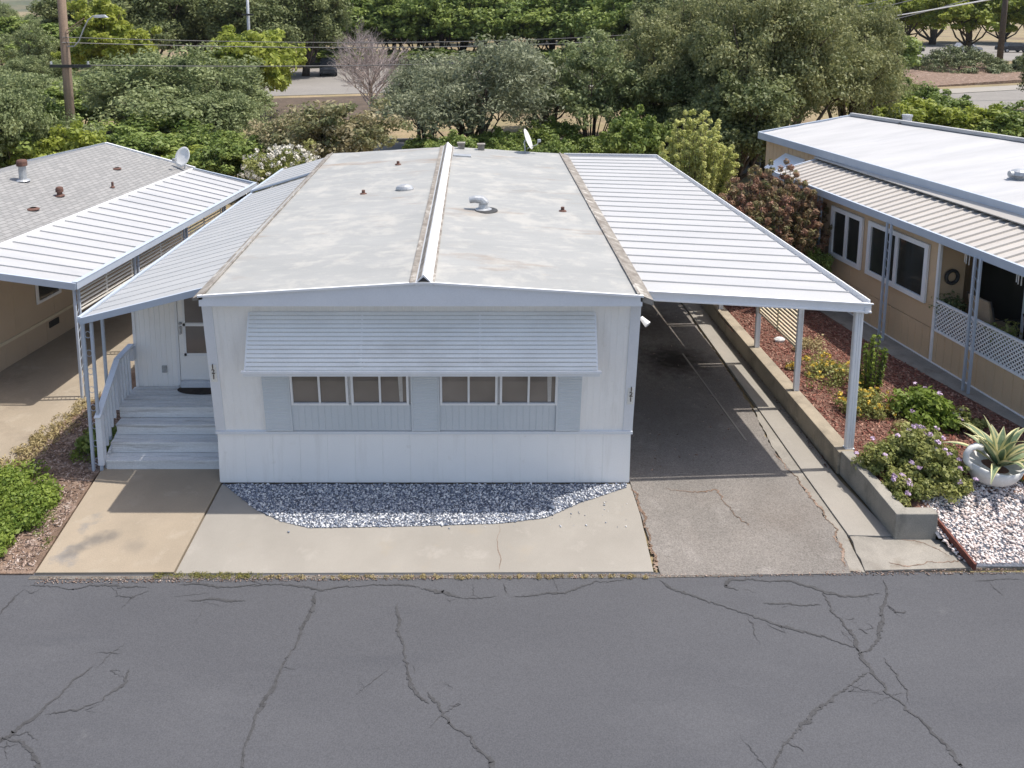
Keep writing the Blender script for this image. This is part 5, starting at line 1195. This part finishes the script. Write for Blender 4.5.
mb = MB().tube([(-.30, 0, .22), (-.42, 0, .28), (-.50, 0, .38), (-.50, 0, .48), (-.44, 0, .56), (-.34, 0, .58), (-.26, 0, .55), (-.22, 0, .50)], [.07, .055, .045, .042, .042, .045, .05, .018], 12)
mb.build('neck', M['pot'], sw, smooth=True)
MB().lathe([(.26, 0), (.25, .02), (.02, .03)], (0, 0, .19), 20, 1.15, .9).build('soil', M['mulch_ground'], sw)
ag = thing('agave', 'variegated agave with striped green and cream blades growing in the swan planter', 'agave', (7.78, 10.96, 0.56)); rg = random.Random(9)
mb = MB(); fm = []
for i in range(22):
    a = i*2.399; el = R(82 - 58*(i/22)**1.1) ; L = rg.uniform(.55, .92)*(0.85+.25*(i/22)); W = rg.uniform(.055, .085)
    d = Vector((math.cos(a), math.sin(a), 0)); sd = Vector((-math.sin(a), math.cos(a), 0)); ns = 9; base = len(mb.v); cu = rg.uniform(.1, .5)
    for j in range(ns):
        t = j/(ns-1); e = el - cu*t*t*1.1; p = d*(L*t*math.cos(e) + .03) + Vector((0, 0, L*t*math.sin(e)))
        w = W*(0.65 + 1.3*t*(1-t)*1.6)*(1 - t**3)*1.0 + .001; up_ = Vector((0, 0, 1))*math.cos(e) - d*math.sin(e)
        for (q, l) in ((-1, .35), (-.62, .12), (0, 0), (.62, .12), (1, .35)): mb.v.append(tuple(p + sd*w*q + up_*w*l))
    for j in range(ns-1):
        for q in range(4):
            k = base+j*5+q; mb.f.append((k, k+1, k+6, k+5)); mb.t.append(rg.random()); fm.append(1 if q in (0, 3) else 0)
mb.build('blades', LM['agave'], ag, smooth=True, mats=[LM['agave_edge']], fmat=fm)

# ================================================================== trees
make_tree('oak_grey', 'oak_grey', 9, 6, 0.3, 520, 95, 0.066, 101, trunk_r=.22, lobes=13, crad=.58)
make_tree('oak_dark', 'oak_dark', 9, 9, 0.8, 460, 75, 0.10, 102, trunk_r=.28, lobes=13)
make_tree('oak_olive', 'oak_olive', 10, 9, 0.9, 700, 105, 0.058, 103, trunk_r=.3, lobes=16, crad=.62)
make_tree('mid', 'mid', 8, 9, 0.2, 330, 60, 0.15, 104, trunk_r=.2)
make_tree('bright', 'bright', 7, 6.5, 0.3, 230, 65, 0.12, 105, trunk_r=.18, shell=.6)
make_tree('bright_tall', 'bright', 8, 9, 2.8, 200, 65, 0.15, 125, trunk_r=.22, shell=.6)
make_tree('yellow', 'yellow', 7, 8, 1.2, 180, 65, 0.13, 106, trunk_r=.18)
make_tree('olive', 'olive', 7, 5, 0.7, 300, 75, 0.065, 107, trunk_r=.13, stems=3, aspect=0.35)
make_tree('thin', 'oak_grey', 5, 5.5, 0.6, 150, 60, 0.065, 108, trunk_r=.09, stems=3, crad=.4)
make_tree('rust', 'rust_tip', 4, 3.8, 0.3, 170, 70, 0.055, 109, trunk_r=.08, stems=3)
make_tree('greenshrub', 'mid', 4, 3.4, 0.3, 150, 70, 0.065, 110, trunk_r=.08, stems=3)
make_tree('yshrub', 'bright', 4, 3.2, 0.3, 130, 70, 0.075, 114, trunk_r=.08, stems=3)
def blossoms(w, h, z0, seed, n, mat, fs):
    rg = np.random.default_rng(seed); d = rg.normal(0, 1, (n, 3)); d /= np.linalg.norm(d, axis=1)[:, None]; d[:, 2] = np.abs(d[:, 2])
    pts = d*np.array([w*.46, w*.46, (h-z0)*.52]) + np.array([0, 0, z0+(h-z0)*.42]) + rg.normal(0, .12, (n, 3))
    return leaves(pts, np.full(n, .10), 14, fs, rg, LM[mat], 'flowers', squash=.8, aspect=.9)
make_tree('oleander', 'greyl' if False else 'geranium', 3, 3, 0.2, 130, 70, 0.05, 111, trunk_r=.05, stems=4, extra=('flowers', blossoms(3, 3, .2, 5, 170, 'petal_white', .038)), aspect=.3)
# upright brushy shrubs: clumps drawn along rising wands
def make_wands(kind, mat, w, h, nw, n, size, seed, crad, spread=0.5):
    rg = np.random.default_rng(seed); pts = []; tb = MB(); rad = []
    for i in range(nw):
        a = rg.uniform(0, 2*math.pi); q = rg.uniform(0.05, 1)**.6; hh = h*(1 - .42*q**1.6)*rg.uniform(.85, 1.08)
        bx, by = math.cos(a)*q*w*.22, math.sin(a)*q*w*.22; tx, ty = math.cos(a)*q*w*spread, math.sin(a)*q*w*spread
        for t in np.linspace(.12, 1, 9):
            pts.append((bx+(tx-bx)*t**.8, by+(ty-by)*t**.8, hh*t)); rad.append(crad*(1.25 - .75*t))
        tb.tube([(bx, by, -.05), ((bx+tx)/2, (by+ty)/2, hh*.5), (tx, ty, hh*.97)], [.022, .014, .005], 5)
    cm = leaves(np.array(pts), np.array(rad), n, size, rg, LM[mat], kind + '_crown', squash=1.3, aspect=.35, up=.5)
    PROTO[kind] = dict(crown=cm, trunk=tb, w=w, h=h, bark='bark', extra=None, trunkmesh=None)
make_wands('lime', 'lime', 2.3, 3.5, 120, 60, .036, 112, .14)
make_wands('spiky', 'shrub', .7, 1.1, 13, 17, .03, 119, .06, spread=.42)
make_wands('purple', 'purple', 2.4, 3.1, 170, 60, .034, 113, .12)
TREES = [
    ('spiky', 7.15, 13.55, 0.33, 0.75, 1.15, 0.4, 'tall pale green spiky shrub right of the front carport post', None),
    # kind, x, y, z, width, height, turn, label, group
    ('oak_grey', -15.0, 40, 0, 9.2, 5.2, 0.0, 'large rounded grey green oak behind the shingled home and its dish', None),
    ('oak_grey', -17.2, 29.5, 0, 4.6, 4.6, 1.7, 'grey green oak directly behind the shingled roof ridge', None),
    ('oak_grey', -27.7, 48, 0, 6.6, 3.4, 3.4, 'grey green oak at the left frame edge below the utility pole', None),
    ('greenshrub', -17.1, 30, 0, 4.5, 3.7, 5.1, 'green bushy tree at the left frame edge behind the shingled roof', None),
    ('greenshrub', -13.5, 31, 0, 4.3, 2.5, 0.6, 'low green shrub behind the right half of the shingled roof', None),
    ('yshrub', -15.0, 29, 0, 2.9, 3.0, 2.3, 'yellow green shrub poking over the shingled roof ridge', None),
    ('yshrub', -11.0, 31, 0, 3.5, 1.7, 4.0, 'low bright green shrub right behind the large satellite dish', None),
    ('greenshrub', -8.9, 30, 0, 3.0, 2.4, 5.7, 'green shrub between the large satellite dish and the white flowered oleander', None),
    ('bright', -14.8, 52, 0, 7.3, 6.5, 1.2, 'bright green tree with dense rounded crown left of the bare tree', None),
    ('yellow', -27.1, 60, 0, 6.9, 8.1, 2.9, 'yellow green tree behind the street lamp arm', None),
    ('yellow', -31.4, 66, 0, 5.0, 6.1, 4.6, 'smaller yellow green tree left of the street lamp', None),
    ('rust', -5.0, 29.5, 0, 4.0, 3.9, 0.1, 'shrubby tree with rust tipped leaves left of the bare tree trunk', None),
    ('rust', -7.5, 31, 0, 3.1, 3.2, 1.8, 'shrubby tree with rust tipped leaves above the white flowered oleander', None),
    ('oleander', -6.1, 25.2, 0, 2.8, 3.0, 3.5, 'oleander covered in white flowers beside the porch awning', None),
    ('olive', -0.0, 37, 0, 7.6, 4.8, 5.2, 'wide silvery green olive tree behind the roof ridge', None),
    ('olive', -2.5, 41, 0, 4.6, 3.9, 0.7, 'silvery green olive tree at the left of the wide olive', None),
    ('olive', 3.8, 42, 0, 5.2, 4.4, 2.4, 'silvery green olive tree between the wide olive and the thin stemmed tree', None),
    ('thin', 5.5, 37, 0, 4.6, 5.2, 4.1, 'slender many stemmed tree with see through crown behind the carport', None),
    ('greenshrub', 3.3, 30, 0, 1.9, 2.3, 5.8, 'small round green shrub behind the roof dish', None),
    ('oak_olive', 9.5, 38, 0, 6.2, 8.2, 1.3, 'olive green oak above the lime shrub', None),
    ('oak_dark', 14.4, 44, 0, 8.2, 9.2, 3.0, 'dark green oak between the two big olive green oaks', None),
    ('oak_olive', 12.6, 33.5, 0, 7.2, 9.4, 3.0, 'huge olive green oak behind the right home', None),
    ('oak_olive', 17.4, 36.5, 0, 5.4, 8.6, 3.8, 'big olive green oak at the right of the huge oak', None),
    ('oak_dark', 10.4, 31, 0, 4.3, 4.8, 1.9, 'low dark green oak left of the right home', None),
    ('greenshrub', 6.5, 31, 0, 2.7, 3.2, 3.6, 'dark shrub in shade at the left of the lime shrub', None),
    ('lime', 7.3, 25.8, 0, 2.7, 3.85, 1.1, 'lime green brushy shrub at the far right corner of the carport roof', None),
    ('purple', 7.15, 18.8, 0.33, 2.9, 3.2, 1.5, 'red brown brushy crape myrtle beside the cream awning', None),
    ('greenshrub', 7.75, 18.0, 0.33, 1.1, 1.5, 3.0, 'green shrub under the red brown crape myrtle near the window', None),
    ('yshrub', 20.2, 40, 0, 3.1, 3.0, 4.2, 'yellow green shrub behind the white flat roof beside the flue', None),
    ('yshrub', 21.5, 38, 0, 4.0, 2.9, 5.9, 'yellow green shrub right of the flue behind the white flat roof', None),
    ('yshrub', 23.7, 37, 0, 3.7, 2.7, 1.4, 'bright green shrub behind the ridge of the white flat roof', None),
    ('greenshrub', 24.8, 36, 0, 3.6, 2.8, 3.1, 'green shrub at the right frame edge behind the white flat roof', None),
    ('greenshrub', 25.3, 42, 0, 3.1, 2.7, 4.8, 'darker green shrub between two bright shrubs near the right road', None),
    ('oak_dark', 39.5, 55, 0, 3.2, 4.6, 5.0, 'dark oak at the right frame edge in front of the juniper mound', None),
    ('bright_tall', 61.5, 100, 0, 11.9, 10.2, 2.0, 'bright green tree shading the far car park beside the pole', None),
    ('bright_tall', 58.3, 108, 0, 10.8, 10.0, 3.7, 'bright green tree at the left end of the far car park', None),
    ('bright_tall', 67.4, 96, 0, 9.6, 10.9, 5.4, 'bright green tree at the top right corner right of the pole', None),
    ('oak_grey', -66.1, 125, 0, 9.4, 6.2, 0.9, 'hazy grey green tree beside the golden slope', None),
    ('oak_grey', -88.3, 150, 0, 7.5, 8.2, 2.6, 'hazy grey green tree at the top left corner', None),
    ('thin', -38.3, 70, 0, 3.9, 5.1, 4.3, 'pale thin tree left of the utility pole', None),
    ('oak_grey', -34.3, 62, 0, 5.4, 3.4, 6.0, 'grey green tree in front of the golden slope', None),
    ('oak_dark', -46.1, 95, 0, 10.7, 9.1, 1.5, 'dark tree behind the yellow green tree at the left', None),
    ('oak_dark', -31.5, 78, 0, 8.8, 10.2, 3.2, 'dark green tree in the far left grove, first from the left', 'far left grove'),
    ('oak_dark', -28.3, 83, 0, 9.3, 9.9, 4.9, 'dark green tree in the far left grove, second from the left', 'far left grove'),
    ('oak_dark', -21.3, 78, 0, 8.8, 9.2, 0.4, 'dark green tree in the far left grove, third from the left', 'far left grove'),
    ('oak_dark', -17.4, 83, 0, 9.3, 10.4, 2.1, 'dark green tree in the far left grove, fourth from the left', 'far left grove'),
    ('mid', -21.6, 100, 0, 9.8, 10.7, 3.8, 'mid green tree in the far row behind the car park, first from the left', 'far row behind the car park'),
    ('mid', -16.0, 100, 0, 9.8, 10.2, 5.5, 'mid green tree in the far row behind the car park, second from the left', 'far row behind the car park'),
    ('mid', -9.8, 100, 0, 9.8, 9.7, 1.0, 'mid green tree in the far row behind the car park, third from the left', 'far row behind the car park'),
    ('mid', -4.1, 100, 0, 9.8, 10.7, 2.7, 'mid green tree in the far row behind the car park, fourth from the left', 'far row behind the car park'),
    ('mid', 1.5, 100, 0, 9.8, 10.2, 4.4, 'mid green tree in the far row behind the car park, fifth from the left', 'far row behind the car park'),
    ('mid', 7.1, 100, 0, 9.8, 9.7, 6.1, 'mid green tree in the far row behind the car park, sixth from the left', 'far row behind the car park'),
    ('mid', 12.8, 100, 0, 9.8, 10.7, 1.6, 'mid green tree in the far row behind the car park, seventh from the left', 'far row behind the car park'),
    ('mid', 16.4, 88, 0, 8.6, 9.8, 3.3, 'mid green tree in the far row behind the car park, eighth from the left', 'far row behind the car park'),
    ('mid', -36.2, 150, 0, 16.9, 13.9, 5.0, 'tree of the farthest line across the top, first from the left', 'farthest line of trees'),
    ('mid', -24.0, 156, 0, 17.6, 13.5, 0.5, 'tree of the farthest line across the top, second from the left', 'farthest line of trees'),
    ('mid', -10.7, 162, 0, 18.2, 13.2, 2.2, 'tree of the farthest line across the top, third from the left', 'farthest line of trees'),
    ('mid', 5.1, 150, 0, 16.9, 13.9, 3.9, 'tree of the farthest line across the top, fourth from the left', 'farthest line of trees'),
    ('mid', 18.9, 156, 0, 17.6, 13.5, 5.6, 'tree of the farthest line across the top, fifth from the left', 'farthest line of trees'),
    ('mid', 35.8, 162, 0, 18.2, 13.2, 1.1, 'tree of the farthest line across the top, sixth from the left', 'farthest line of trees'),
    ('mid', 46.3, 150, 0, 16.9, 13.9, 2.8, 'tree of the farthest line across the top, seventh from the left', 'farthest line of trees'),
    ('mid', 63.8, 156, 0, 17.6, 13.5, 4.5, 'tree of the farthest line across the top, eighth from the left', 'farthest line of trees'),
    ('mid', 80.4, 162, 0, 18.2, 13.2, 6.2, 'tree of the farthest line across the top, ninth from the left', 'farthest line of trees'),
    ('mid', 85.7, 150, 0, 16.9, 13.9, 1.7, 'tree of the farthest line across the top, tenth from the left', 'farthest line of trees'),
    ('mid', 102.8, 156, 0, 17.6, 13.5, 3.4, 'tree of the farthest line across the top, eleventh from the left', 'farthest line of trees'),
    ('oak_grey', -20.3, 46, 0, 6.9, 4.0, 0.0, 'grey green oak between the utility pole and the large rounded oak', None),
    ('greenshrub', -14.5, 36, 0, 5.0, 2.8, 1.3, 'dense green shrub in front of the large rounded oak', None),
    ('oak_grey', -12.3, 38, 0, 4.8, 3.5, 2.6, 'grey green oak behind the large satellite dish', None),
    ('greenshrub', -11.1, 33, 0, 3.3, 2.2, 3.9, 'green shrub left of the rust tipped trees', None),
    ('mid', -21.9, 44, 0, 5.0, 3.4, 5.2, 'mid green tree behind the shingled roof near the utility pole', None),
    ('greenshrub', -0.7, 32, 0, 2.4, 2.2, 0.3, 'low shrub below the wide silvery olive tree', None),
    ('greenshrub', 1.5, 33, 0, 2.5, 1.9, 1.6, 'low shrub at the left of the roof satellite dish', None),
    ('thin', 4.1, 46, 0, 5.2, 3.4, 2.9, 'second slender see through tree behind the roof satellite dish', None),
    ('thin', 8.6, 44, 0, 5.0, 3.7, 4.2, 'slender tree between the thin stemmed tree and the olive green oak', None),
    ('oak_dark', 11.0, 62, 0, 6.2, 4.6, 5.5, 'dark tree near the car park edge above the thin stemmed tree', None),
    ('oak_dark', 10.4, 36, 0, 4.5, 4.8, 0.6, 'low dark oak above the lime shrub in deep shade', None),
    ('oak_olive', 12.9, 36, 0, 5.4, 7.1, 1.9, 'olive green oak in the gap between the two widest oaks', None),
    ('oak_dark', 21.7, 80, 0, 11.0, 9.8, 3.2, 'dark far tree behind the olive green oaks', None),
    ('oak_dark', 32.7, 80, 0, 12.0, 9.8, 4.5, 'dark far tree behind the huge olive green oak', None),
    ('mid', 33.9, 70, 0, 7.9, 6.9, 5.8, 'mid green tree right behind the big olive green oak', None),
    ('greenshrub', 24.8, 46, 0, 4.0, 3.0, 0.9, 'green shrub left of the bark slope', None),
    ('mid', -53.8, 95, 0, 7.1, 6.1, 2.2, 'mid green tree at the left frame edge on the golden slope', None),
    ('mid', -41.3, 80, 0, 8.0, 5.8, 3.5, 'mid green tree behind the utility pole', None),
    ('thin', -49.7, 85, 0, 5.3, 3.6, 4.8, 'thin grey tree at the left frame edge below the golden slope', None),
    ('mid', -20.7, 108, 0, 12.8, 9.6, 6.1, 'mid green tree in the second far row, first from the left', 'second far row behind the car park'),
    ('mid', -13.9, 108, 0, 12.8, 8.9, 1.2, 'mid green tree in the second far row, second from the left', 'second far row behind the car park'),
    ('mid', -7.4, 108, 0, 12.8, 9.6, 2.5, 'mid green tree in the second far row, third from the left', 'second far row behind the car park'),
    ('mid', -1.5, 108, 0, 12.8, 8.9, 3.8, 'mid green tree in the second far row, fourth from the left', 'second far row behind the car park'),
    ('mid', 4.7, 108, 0, 12.8, 9.6, 5.1, 'mid green tree in the second far row, fifth from the left', 'second far row behind the car park'),
    ('mid', 10.7, 108, 0, 12.8, 8.9, 0.2, 'mid green tree in the second far row, sixth from the left', 'second far row behind the car park'),
    ('mid', 17.1, 108, 0, 12.8, 9.6, 1.5, 'mid green tree in the second far row, seventh from the left', 'second far row behind the car park'),
    ('mid', 23.4, 108, 0, 12.8, 8.9, 2.8, 'mid green tree in the second far row, eighth from the left', 'second far row behind the car park'),
    ('greenshrub', -16.7, 97, 0, 8.5, 2.3, 4.1, 'low shrub under the far tree row, first from the left', 'low shrubs under the far tree row'),
    ('greenshrub', -11.9, 97, 0, 8.5, 2.0, 5.4, 'low shrub under the far tree row, second from the left', 'low shrubs under the far tree row'),
    ('greenshrub', -5.2, 97, 0, 8.5, 2.3, 0.5, 'low shrub under the far tree row, third from the left', 'low shrubs under the far tree row'),
    ('greenshrub', 0.2, 97, 0, 8.5, 2.0, 1.8, 'low shrub under the far tree row, fourth from the left', 'low shrubs under the far tree row'),
    ('greenshrub', 5.7, 97, 0, 8.5, 2.3, 3.1, 'low shrub under the far tree row, fifth from the left', 'low shrubs under the far tree row'),
    ('greenshrub', 11.2, 97, 0, 8.5, 2.0, 4.4, 'low shrub under the far tree row, sixth from the left', 'low shrubs under the far tree row'),
    ('greenshrub', 16.6, 97, 0, 8.5, 2.3, 5.7, 'low shrub under the far tree row, seventh from the left', 'low shrubs under the far tree row'),
    ('greenshrub', 1.2, 35, 0, 2.6, 1.9, 0.0, 'low hedge shrub behind the roof ridge dish, second from the left', 'back hedge shrubs'),
    ('greenshrub', 3.5, 36, 0, 2.8, 2.2, 1.1, 'low hedge shrub behind the dish, in the middle of the back hedge', 'back hedge shrubs'),
    ('greenshrub', 5.4, 34, 0, 2.6, 1.8, 2.2, 'low hedge shrub behind the far edge of the carport roof', 'back hedge shrubs'),
    ('greenshrub', 7.5, 36, 0, 2.8, 2.4, 3.3, 'low hedge shrub at the right end of the back hedge', 'back hedge shrubs'),
    ('greenshrub', -1.8, 34, 0, 2.4, 1.7, 4.4, 'low hedge shrub at the left end of the back hedge behind the ridge', 'back hedge shrubs'),
]
SHR = ('spiky', 'greenshrub', 'yshrub', 'lime', 'purple', 'oleander')
NM = dict(spiky='upright_shrub', bright_tall='broadleaf_tree', oak_grey='oak_tree', oak_dark='oak_tree', oak_olive='oak_tree', mid='broadleaf_tree', bright='broadleaf_tree', yellow='broadleaf_tree', olive='olive_tree', thin='slender_tree', rust='shrubby_tree', greenshrub='shrub', yshrub='shrub', lime='brushy_shrub', purple='crape_myrtle', oleander='oleander')
for (kind, x, y, z, w, h, turn, label, grp) in TREES:
    place_tree(kind, x, y, z, w, h, label, grp, turn, NM[kind], 'shrub' if kind in SHR else 'tree', ('stems', 'foliage') if kind in SHR else ('trunk', 'crown'))

# bare tree: branching twigs
def bare_tree(x, y, h, label):
    o = thing('bare_tree', label, 'tree', (x, y, 0)); rg = random.Random(12); tr = MB(); br = MB()
    tr.tube([(0, 0, -.1), (.1, 0, 1.2), (-.05, .05, h*.45)], [.15, .12, .09], 8)
    def grow(p, d, L, r, lvl):
        q = p + d*L; mid = p.lerp(q, .5) + Vector((rg.uniform(-1, 1), rg.uniform(-1, 1), rg.uniform(-1, 1)))*L*.06
        br.tube([p, mid, q], [r, r*.8, r*.5], 4 if lvl > 1 else 6, cap=False)
        if lvl >= 4: return
        for k in range(4 if lvl < 3 else 3):
            nd = (d + Vector((rg.gauss(0, .45), rg.gauss(0, .45), rg.gauss(.12, .30)))).normalized()
            grow(p.lerp(q, rg.uniform(.35, 1)), nd, L*rg.uniform(.55, .8), r*.55, lvl+1)
    for k in range(18):
        a = k*2.4; zz = 1.3 + (h*.45-1.3)*k/17
        d = Vector((math.cos(a)*.95, math.sin(a)*.95, .8 + .05*k)).normalized(); grow(Vector((0, 0, zz)), d, h*.24, .05, 0)
    tr.build('trunk', M['bark'], o, smooth=True); br.build('branches', M['bare_bark'], o)
    return o
bare_tree(-5.9, 46, 6.6, 'bare leafless tree with pale grey twigs in front of the car park')

# juniper mound and bark slope on the right
def juniper(x, y, w, h, seed, label):
    rg = np.random.default_rng(seed); o = thing('juniper', label, 'shrub', (x, y, 0)); n = 260
    a = rg.uniform(0, 2*math.pi, n); q = rg.uniform(0, 1, n)**.5
    pts = np.stack([np.cos(a)*q*w/2, np.sin(a)*q*w/3, h*(1-q**2)*rg.uniform(.6, 1, n)], 1)
    link_mesh('foliage', leaves(pts, np.full(n, w*.045), 70, .13, rg, LM['juniper'], 'foliage', squash=.6, aspect=.3), o)
    MB().tube([(0, 0, 0), (.2, .1, h*.5), (.5, .1, h*.8)], [.12, .08, .03], 6).build('stems', M['bark'], o)
juniper(51, 84, 12, 3.0, 5, 'broad low juniper mound below the pole on the right')
juniper(58.5, 83, 7.0, 2.6, 6, 'smaller juniper mound at the right of the broad mound')
struct('bark_slope', MB().prism([(37, 70), (60, 79), (58, 92), (40, 92), (36, 84)], -0.1, lambda x, y: 0.05 + max(0, (y-72))*.05), M['litter_ground'] if 'litter_ground' in M else M['leaf_litter'])

# poles, lamp, wires
up = thing('utility_pole', 'tall weathered wooden utility pole carrying the street lamp at the left', 'utility pole', (-15.5, 30.5, 0))
MB().tube([(0, 0, -.2), (0, 0, 5), (0, 0, 12.5)], [.19, .165, .125], 14).build('shaft', M['pole'], up, smooth=True)
MB().box((-.55, -.19, 4.95), (1.0, -.09, 5.06)).build('crossarm', M['dark'], up)
for x in (-.5, .9): MB().lathe([(.03, 0), (.05, .03), (.03, .06), (.05, .09), (.02, .13)], (x, -.14, 5.06), 10).build('insulator', M['pot'], up)
lmp = thing('street_lamp', 'pale curved arm street lamp fixed to the wooden utility pole', 'street lamp', (-15.35, 30.4, 5.5))
MB().tube([(0, 0, .25), (.25, 0, .25), (.45, 0, .45), (.65, 0, .9), (.85, 0, 1.25), (1.05, -.02, 1.38), (1.2, -.02, 1.38)], .028, 8).build('arm', M['galv'], lmp, smooth=True)
MB().hexa([(1.1, -.11, 1.31), (1.62, -.09, 1.33), (1.62, .06, 1.33), (1.1, .08, 1.31), (1.14, -.08, 1.43), (1.5, -.05, 1.44), (1.5, .03, 1.44), (1.14, .05, 1.43)]).build('lamp_head', M['galv'], lmp, bevel=.02)
mb = MB().tube([(0, 0, .85), (.7, 0, 1.3)], .018, 6); mb.tube([(0, 0, .72), (.62, 0, 1.15)], .018, 6); mb.build('brace', M['pole'], lmp)
rp = thing('utility_pole', 'dark wooden utility pole rising behind the juniper mound at the upper right', 'utility pole', (60.5, 92, 0))
MB().tube([(0, 0, -.2), (0, 0, 14)], [.34, .24], 10).build('shaft', M['bark'], rp, smooth=True); MB().box((-1.2, -.4, 11.5), (1.2, -.25, 11.7)).build('crossarm', M['dark'], rp)
sp = thing('utility_pole', 'thin grey pole between the far trees at the top left', 'utility pole', (-19.5, 70, 0))
MB().tube([(0, 0, -.2), (0, 0, 10)], [.16, .12], 8).build('shaft', M['galv'], sp, smooth=True); MB().box((-.5, -.25, 6.4), (.5, -.12, 6.55)).build('bracket', M['dark'], sp)
def wire(a, b, sag, r, label, mat='wire'):
    a, b = Vector(a), Vector(b); pts = []
    for i in range(41):
        t = i/40; p = a.lerp(b, t); p.z -= 4*sag*t*(1-t); pts.append(p)
    tag(MB().tube(pts, [r*(1+2.0*i/40) for i in range(41)], 5).build('power_line', M[mat]), label, 'power line', 'power lines between the poles')
wire((-15.0, 30.3, 5.05), (60.5, 92, 9.4), 2.6, .018, 'lowest dark power line crossing above the roofs from pole to pole')
wire((-15.5, 30.3, 5.9), (60.5, 92, 11.3), 2.9, .018, 'middle dark power line crossing above the car park from pole to pole')
wire((-15.5, 30.3, 6.1), (59.7, 92, 11.8), 2.9, .014, 'upper thin dark power line crossing above the car park')
wire((28, 60, 6.0), (48, 62, 9.5), .2, .035, 'thick bright cable at the top right corner above the far trees', 'wire_bright')

# parked cars, far away
def car(x, y, rz, body, label, group, tall=1.5):
    o = thing('parked_car', label, 'car', (x, y, 0.02), rz, group)
    sec = [(-2.2, .35, .75), (-2.1, .35, .95), (-1.3, .3, 1.0), (-.9, .3, tall), (.6, .3, tall), (1.25, .3, 1.0), (2.1, .35, .85), (2.25, .38, .6)]
    mb = MB()
    for (px, zb_, zt_) in sec:
        wt = .72 if zt_ > 1.2 else .86
        mb.v += [(px, -.88, zb_), (px, .88, zb_), (px, .88, min(zt_, .95)), (px, wt, zt_), (px, -wt, zt_), (px, -.88, min(zt_, .95))]
    for i in range(len(sec)-1):
        for k in range(6): a, b = i*6+k, i*6+(k+1) % 6; mb.f.append((a, b, b+6, a+6))
    mb.f.append((5, 4, 3, 2, 1, 0)); e = (len(sec)-1)*6; mb.f.append(tuple(e+k for k in range(6)))
    bd = mb.build('body', M[body], o, bevel=.05)
    for s in (-1, 1):
        MB().hexa([(-1.0, s*.86, .98), (.95, s*.86, .98), (.95, s*.88, .98), (-1.0, s*.88, .98), (-.75, s*.74, tall-.1), (.5, s*.74, tall-.1), (.5, s*.76, tall-.1), (-.75, s*.76, tall-.1)]).build('side_window', M['glass_dark'], o)
        for wx in (-1.35, 1.4):
            mb = MB().tube([(wx, s*.90, .32), (wx, s*.68, .32)], .33, 16); wh = mb.build('wheel', M['tyre'], o)
            MB().tube([(wx, s*.915, .32), (wx, s*.90, .32)], .19, 12).build('rim', M['galv'], wh)
    MB().hexa([(.66, -.68, tall-.06), (1.28, -.8, 1.02), (1.28, .8, 1.02), (.66, .68, tall-.06), (.68, -.68, tall-.03), (1.32, -.8, 1.05), (1.32, .8, 1.05), (.68, .68, tall-.03)]).build('windscreen', M['glass_dark'], o)
car(-15.2, 84, R(100), 'car_dark', 'dark parked car behind the bare tree in the shade of the car park', 'cars in the far car parks', 1.8)
car(-2.8, 96, R(10), 'car_blue', 'blue parked car glimpsed under the far tree row', 'cars in the far car parks')
car(66, 122, R(5), 'car_dark', 'dark parked car at the left end of the upper right car park', 'cars in the far car parks', 1.7)
car(76, 124, R(0), 'car_silver', 'silver parked car next to the dark one in the upper right car park', 'cars in the far car parks')
car(84, 125, R(0), 'car_dark', 'dark parked car right of the silver one in the upper right car park', 'cars in the far car parks')

# haze: even air round the whole scene
hz = MB().box((-1600, -260, -1.2), (1600, 2000, 75)).build('haze', M['white'])
hm = bpy.data.materials.new("haze_air"); hm.use_nodes = True; hn = hm.node_tree; hn.nodes.clear()
ho = hn.nodes.new("ShaderNodeOutputMaterial"); hp = hn.nodes.new("ShaderNodeVolumePrincipled")
hp.inputs['Color'].default_value = (0.80, 0.88, 1.0, 1); hp.inputs['Density'].default_value = 0.00009; hp.inputs['Anisotropy'].default_value = 0.2
hn.links.new(hp.outputs[0], ho.inputs['Volume']); hz.data.materials.clear(); hz.data.materials.append(hm); tag(hz, kind='stuff')
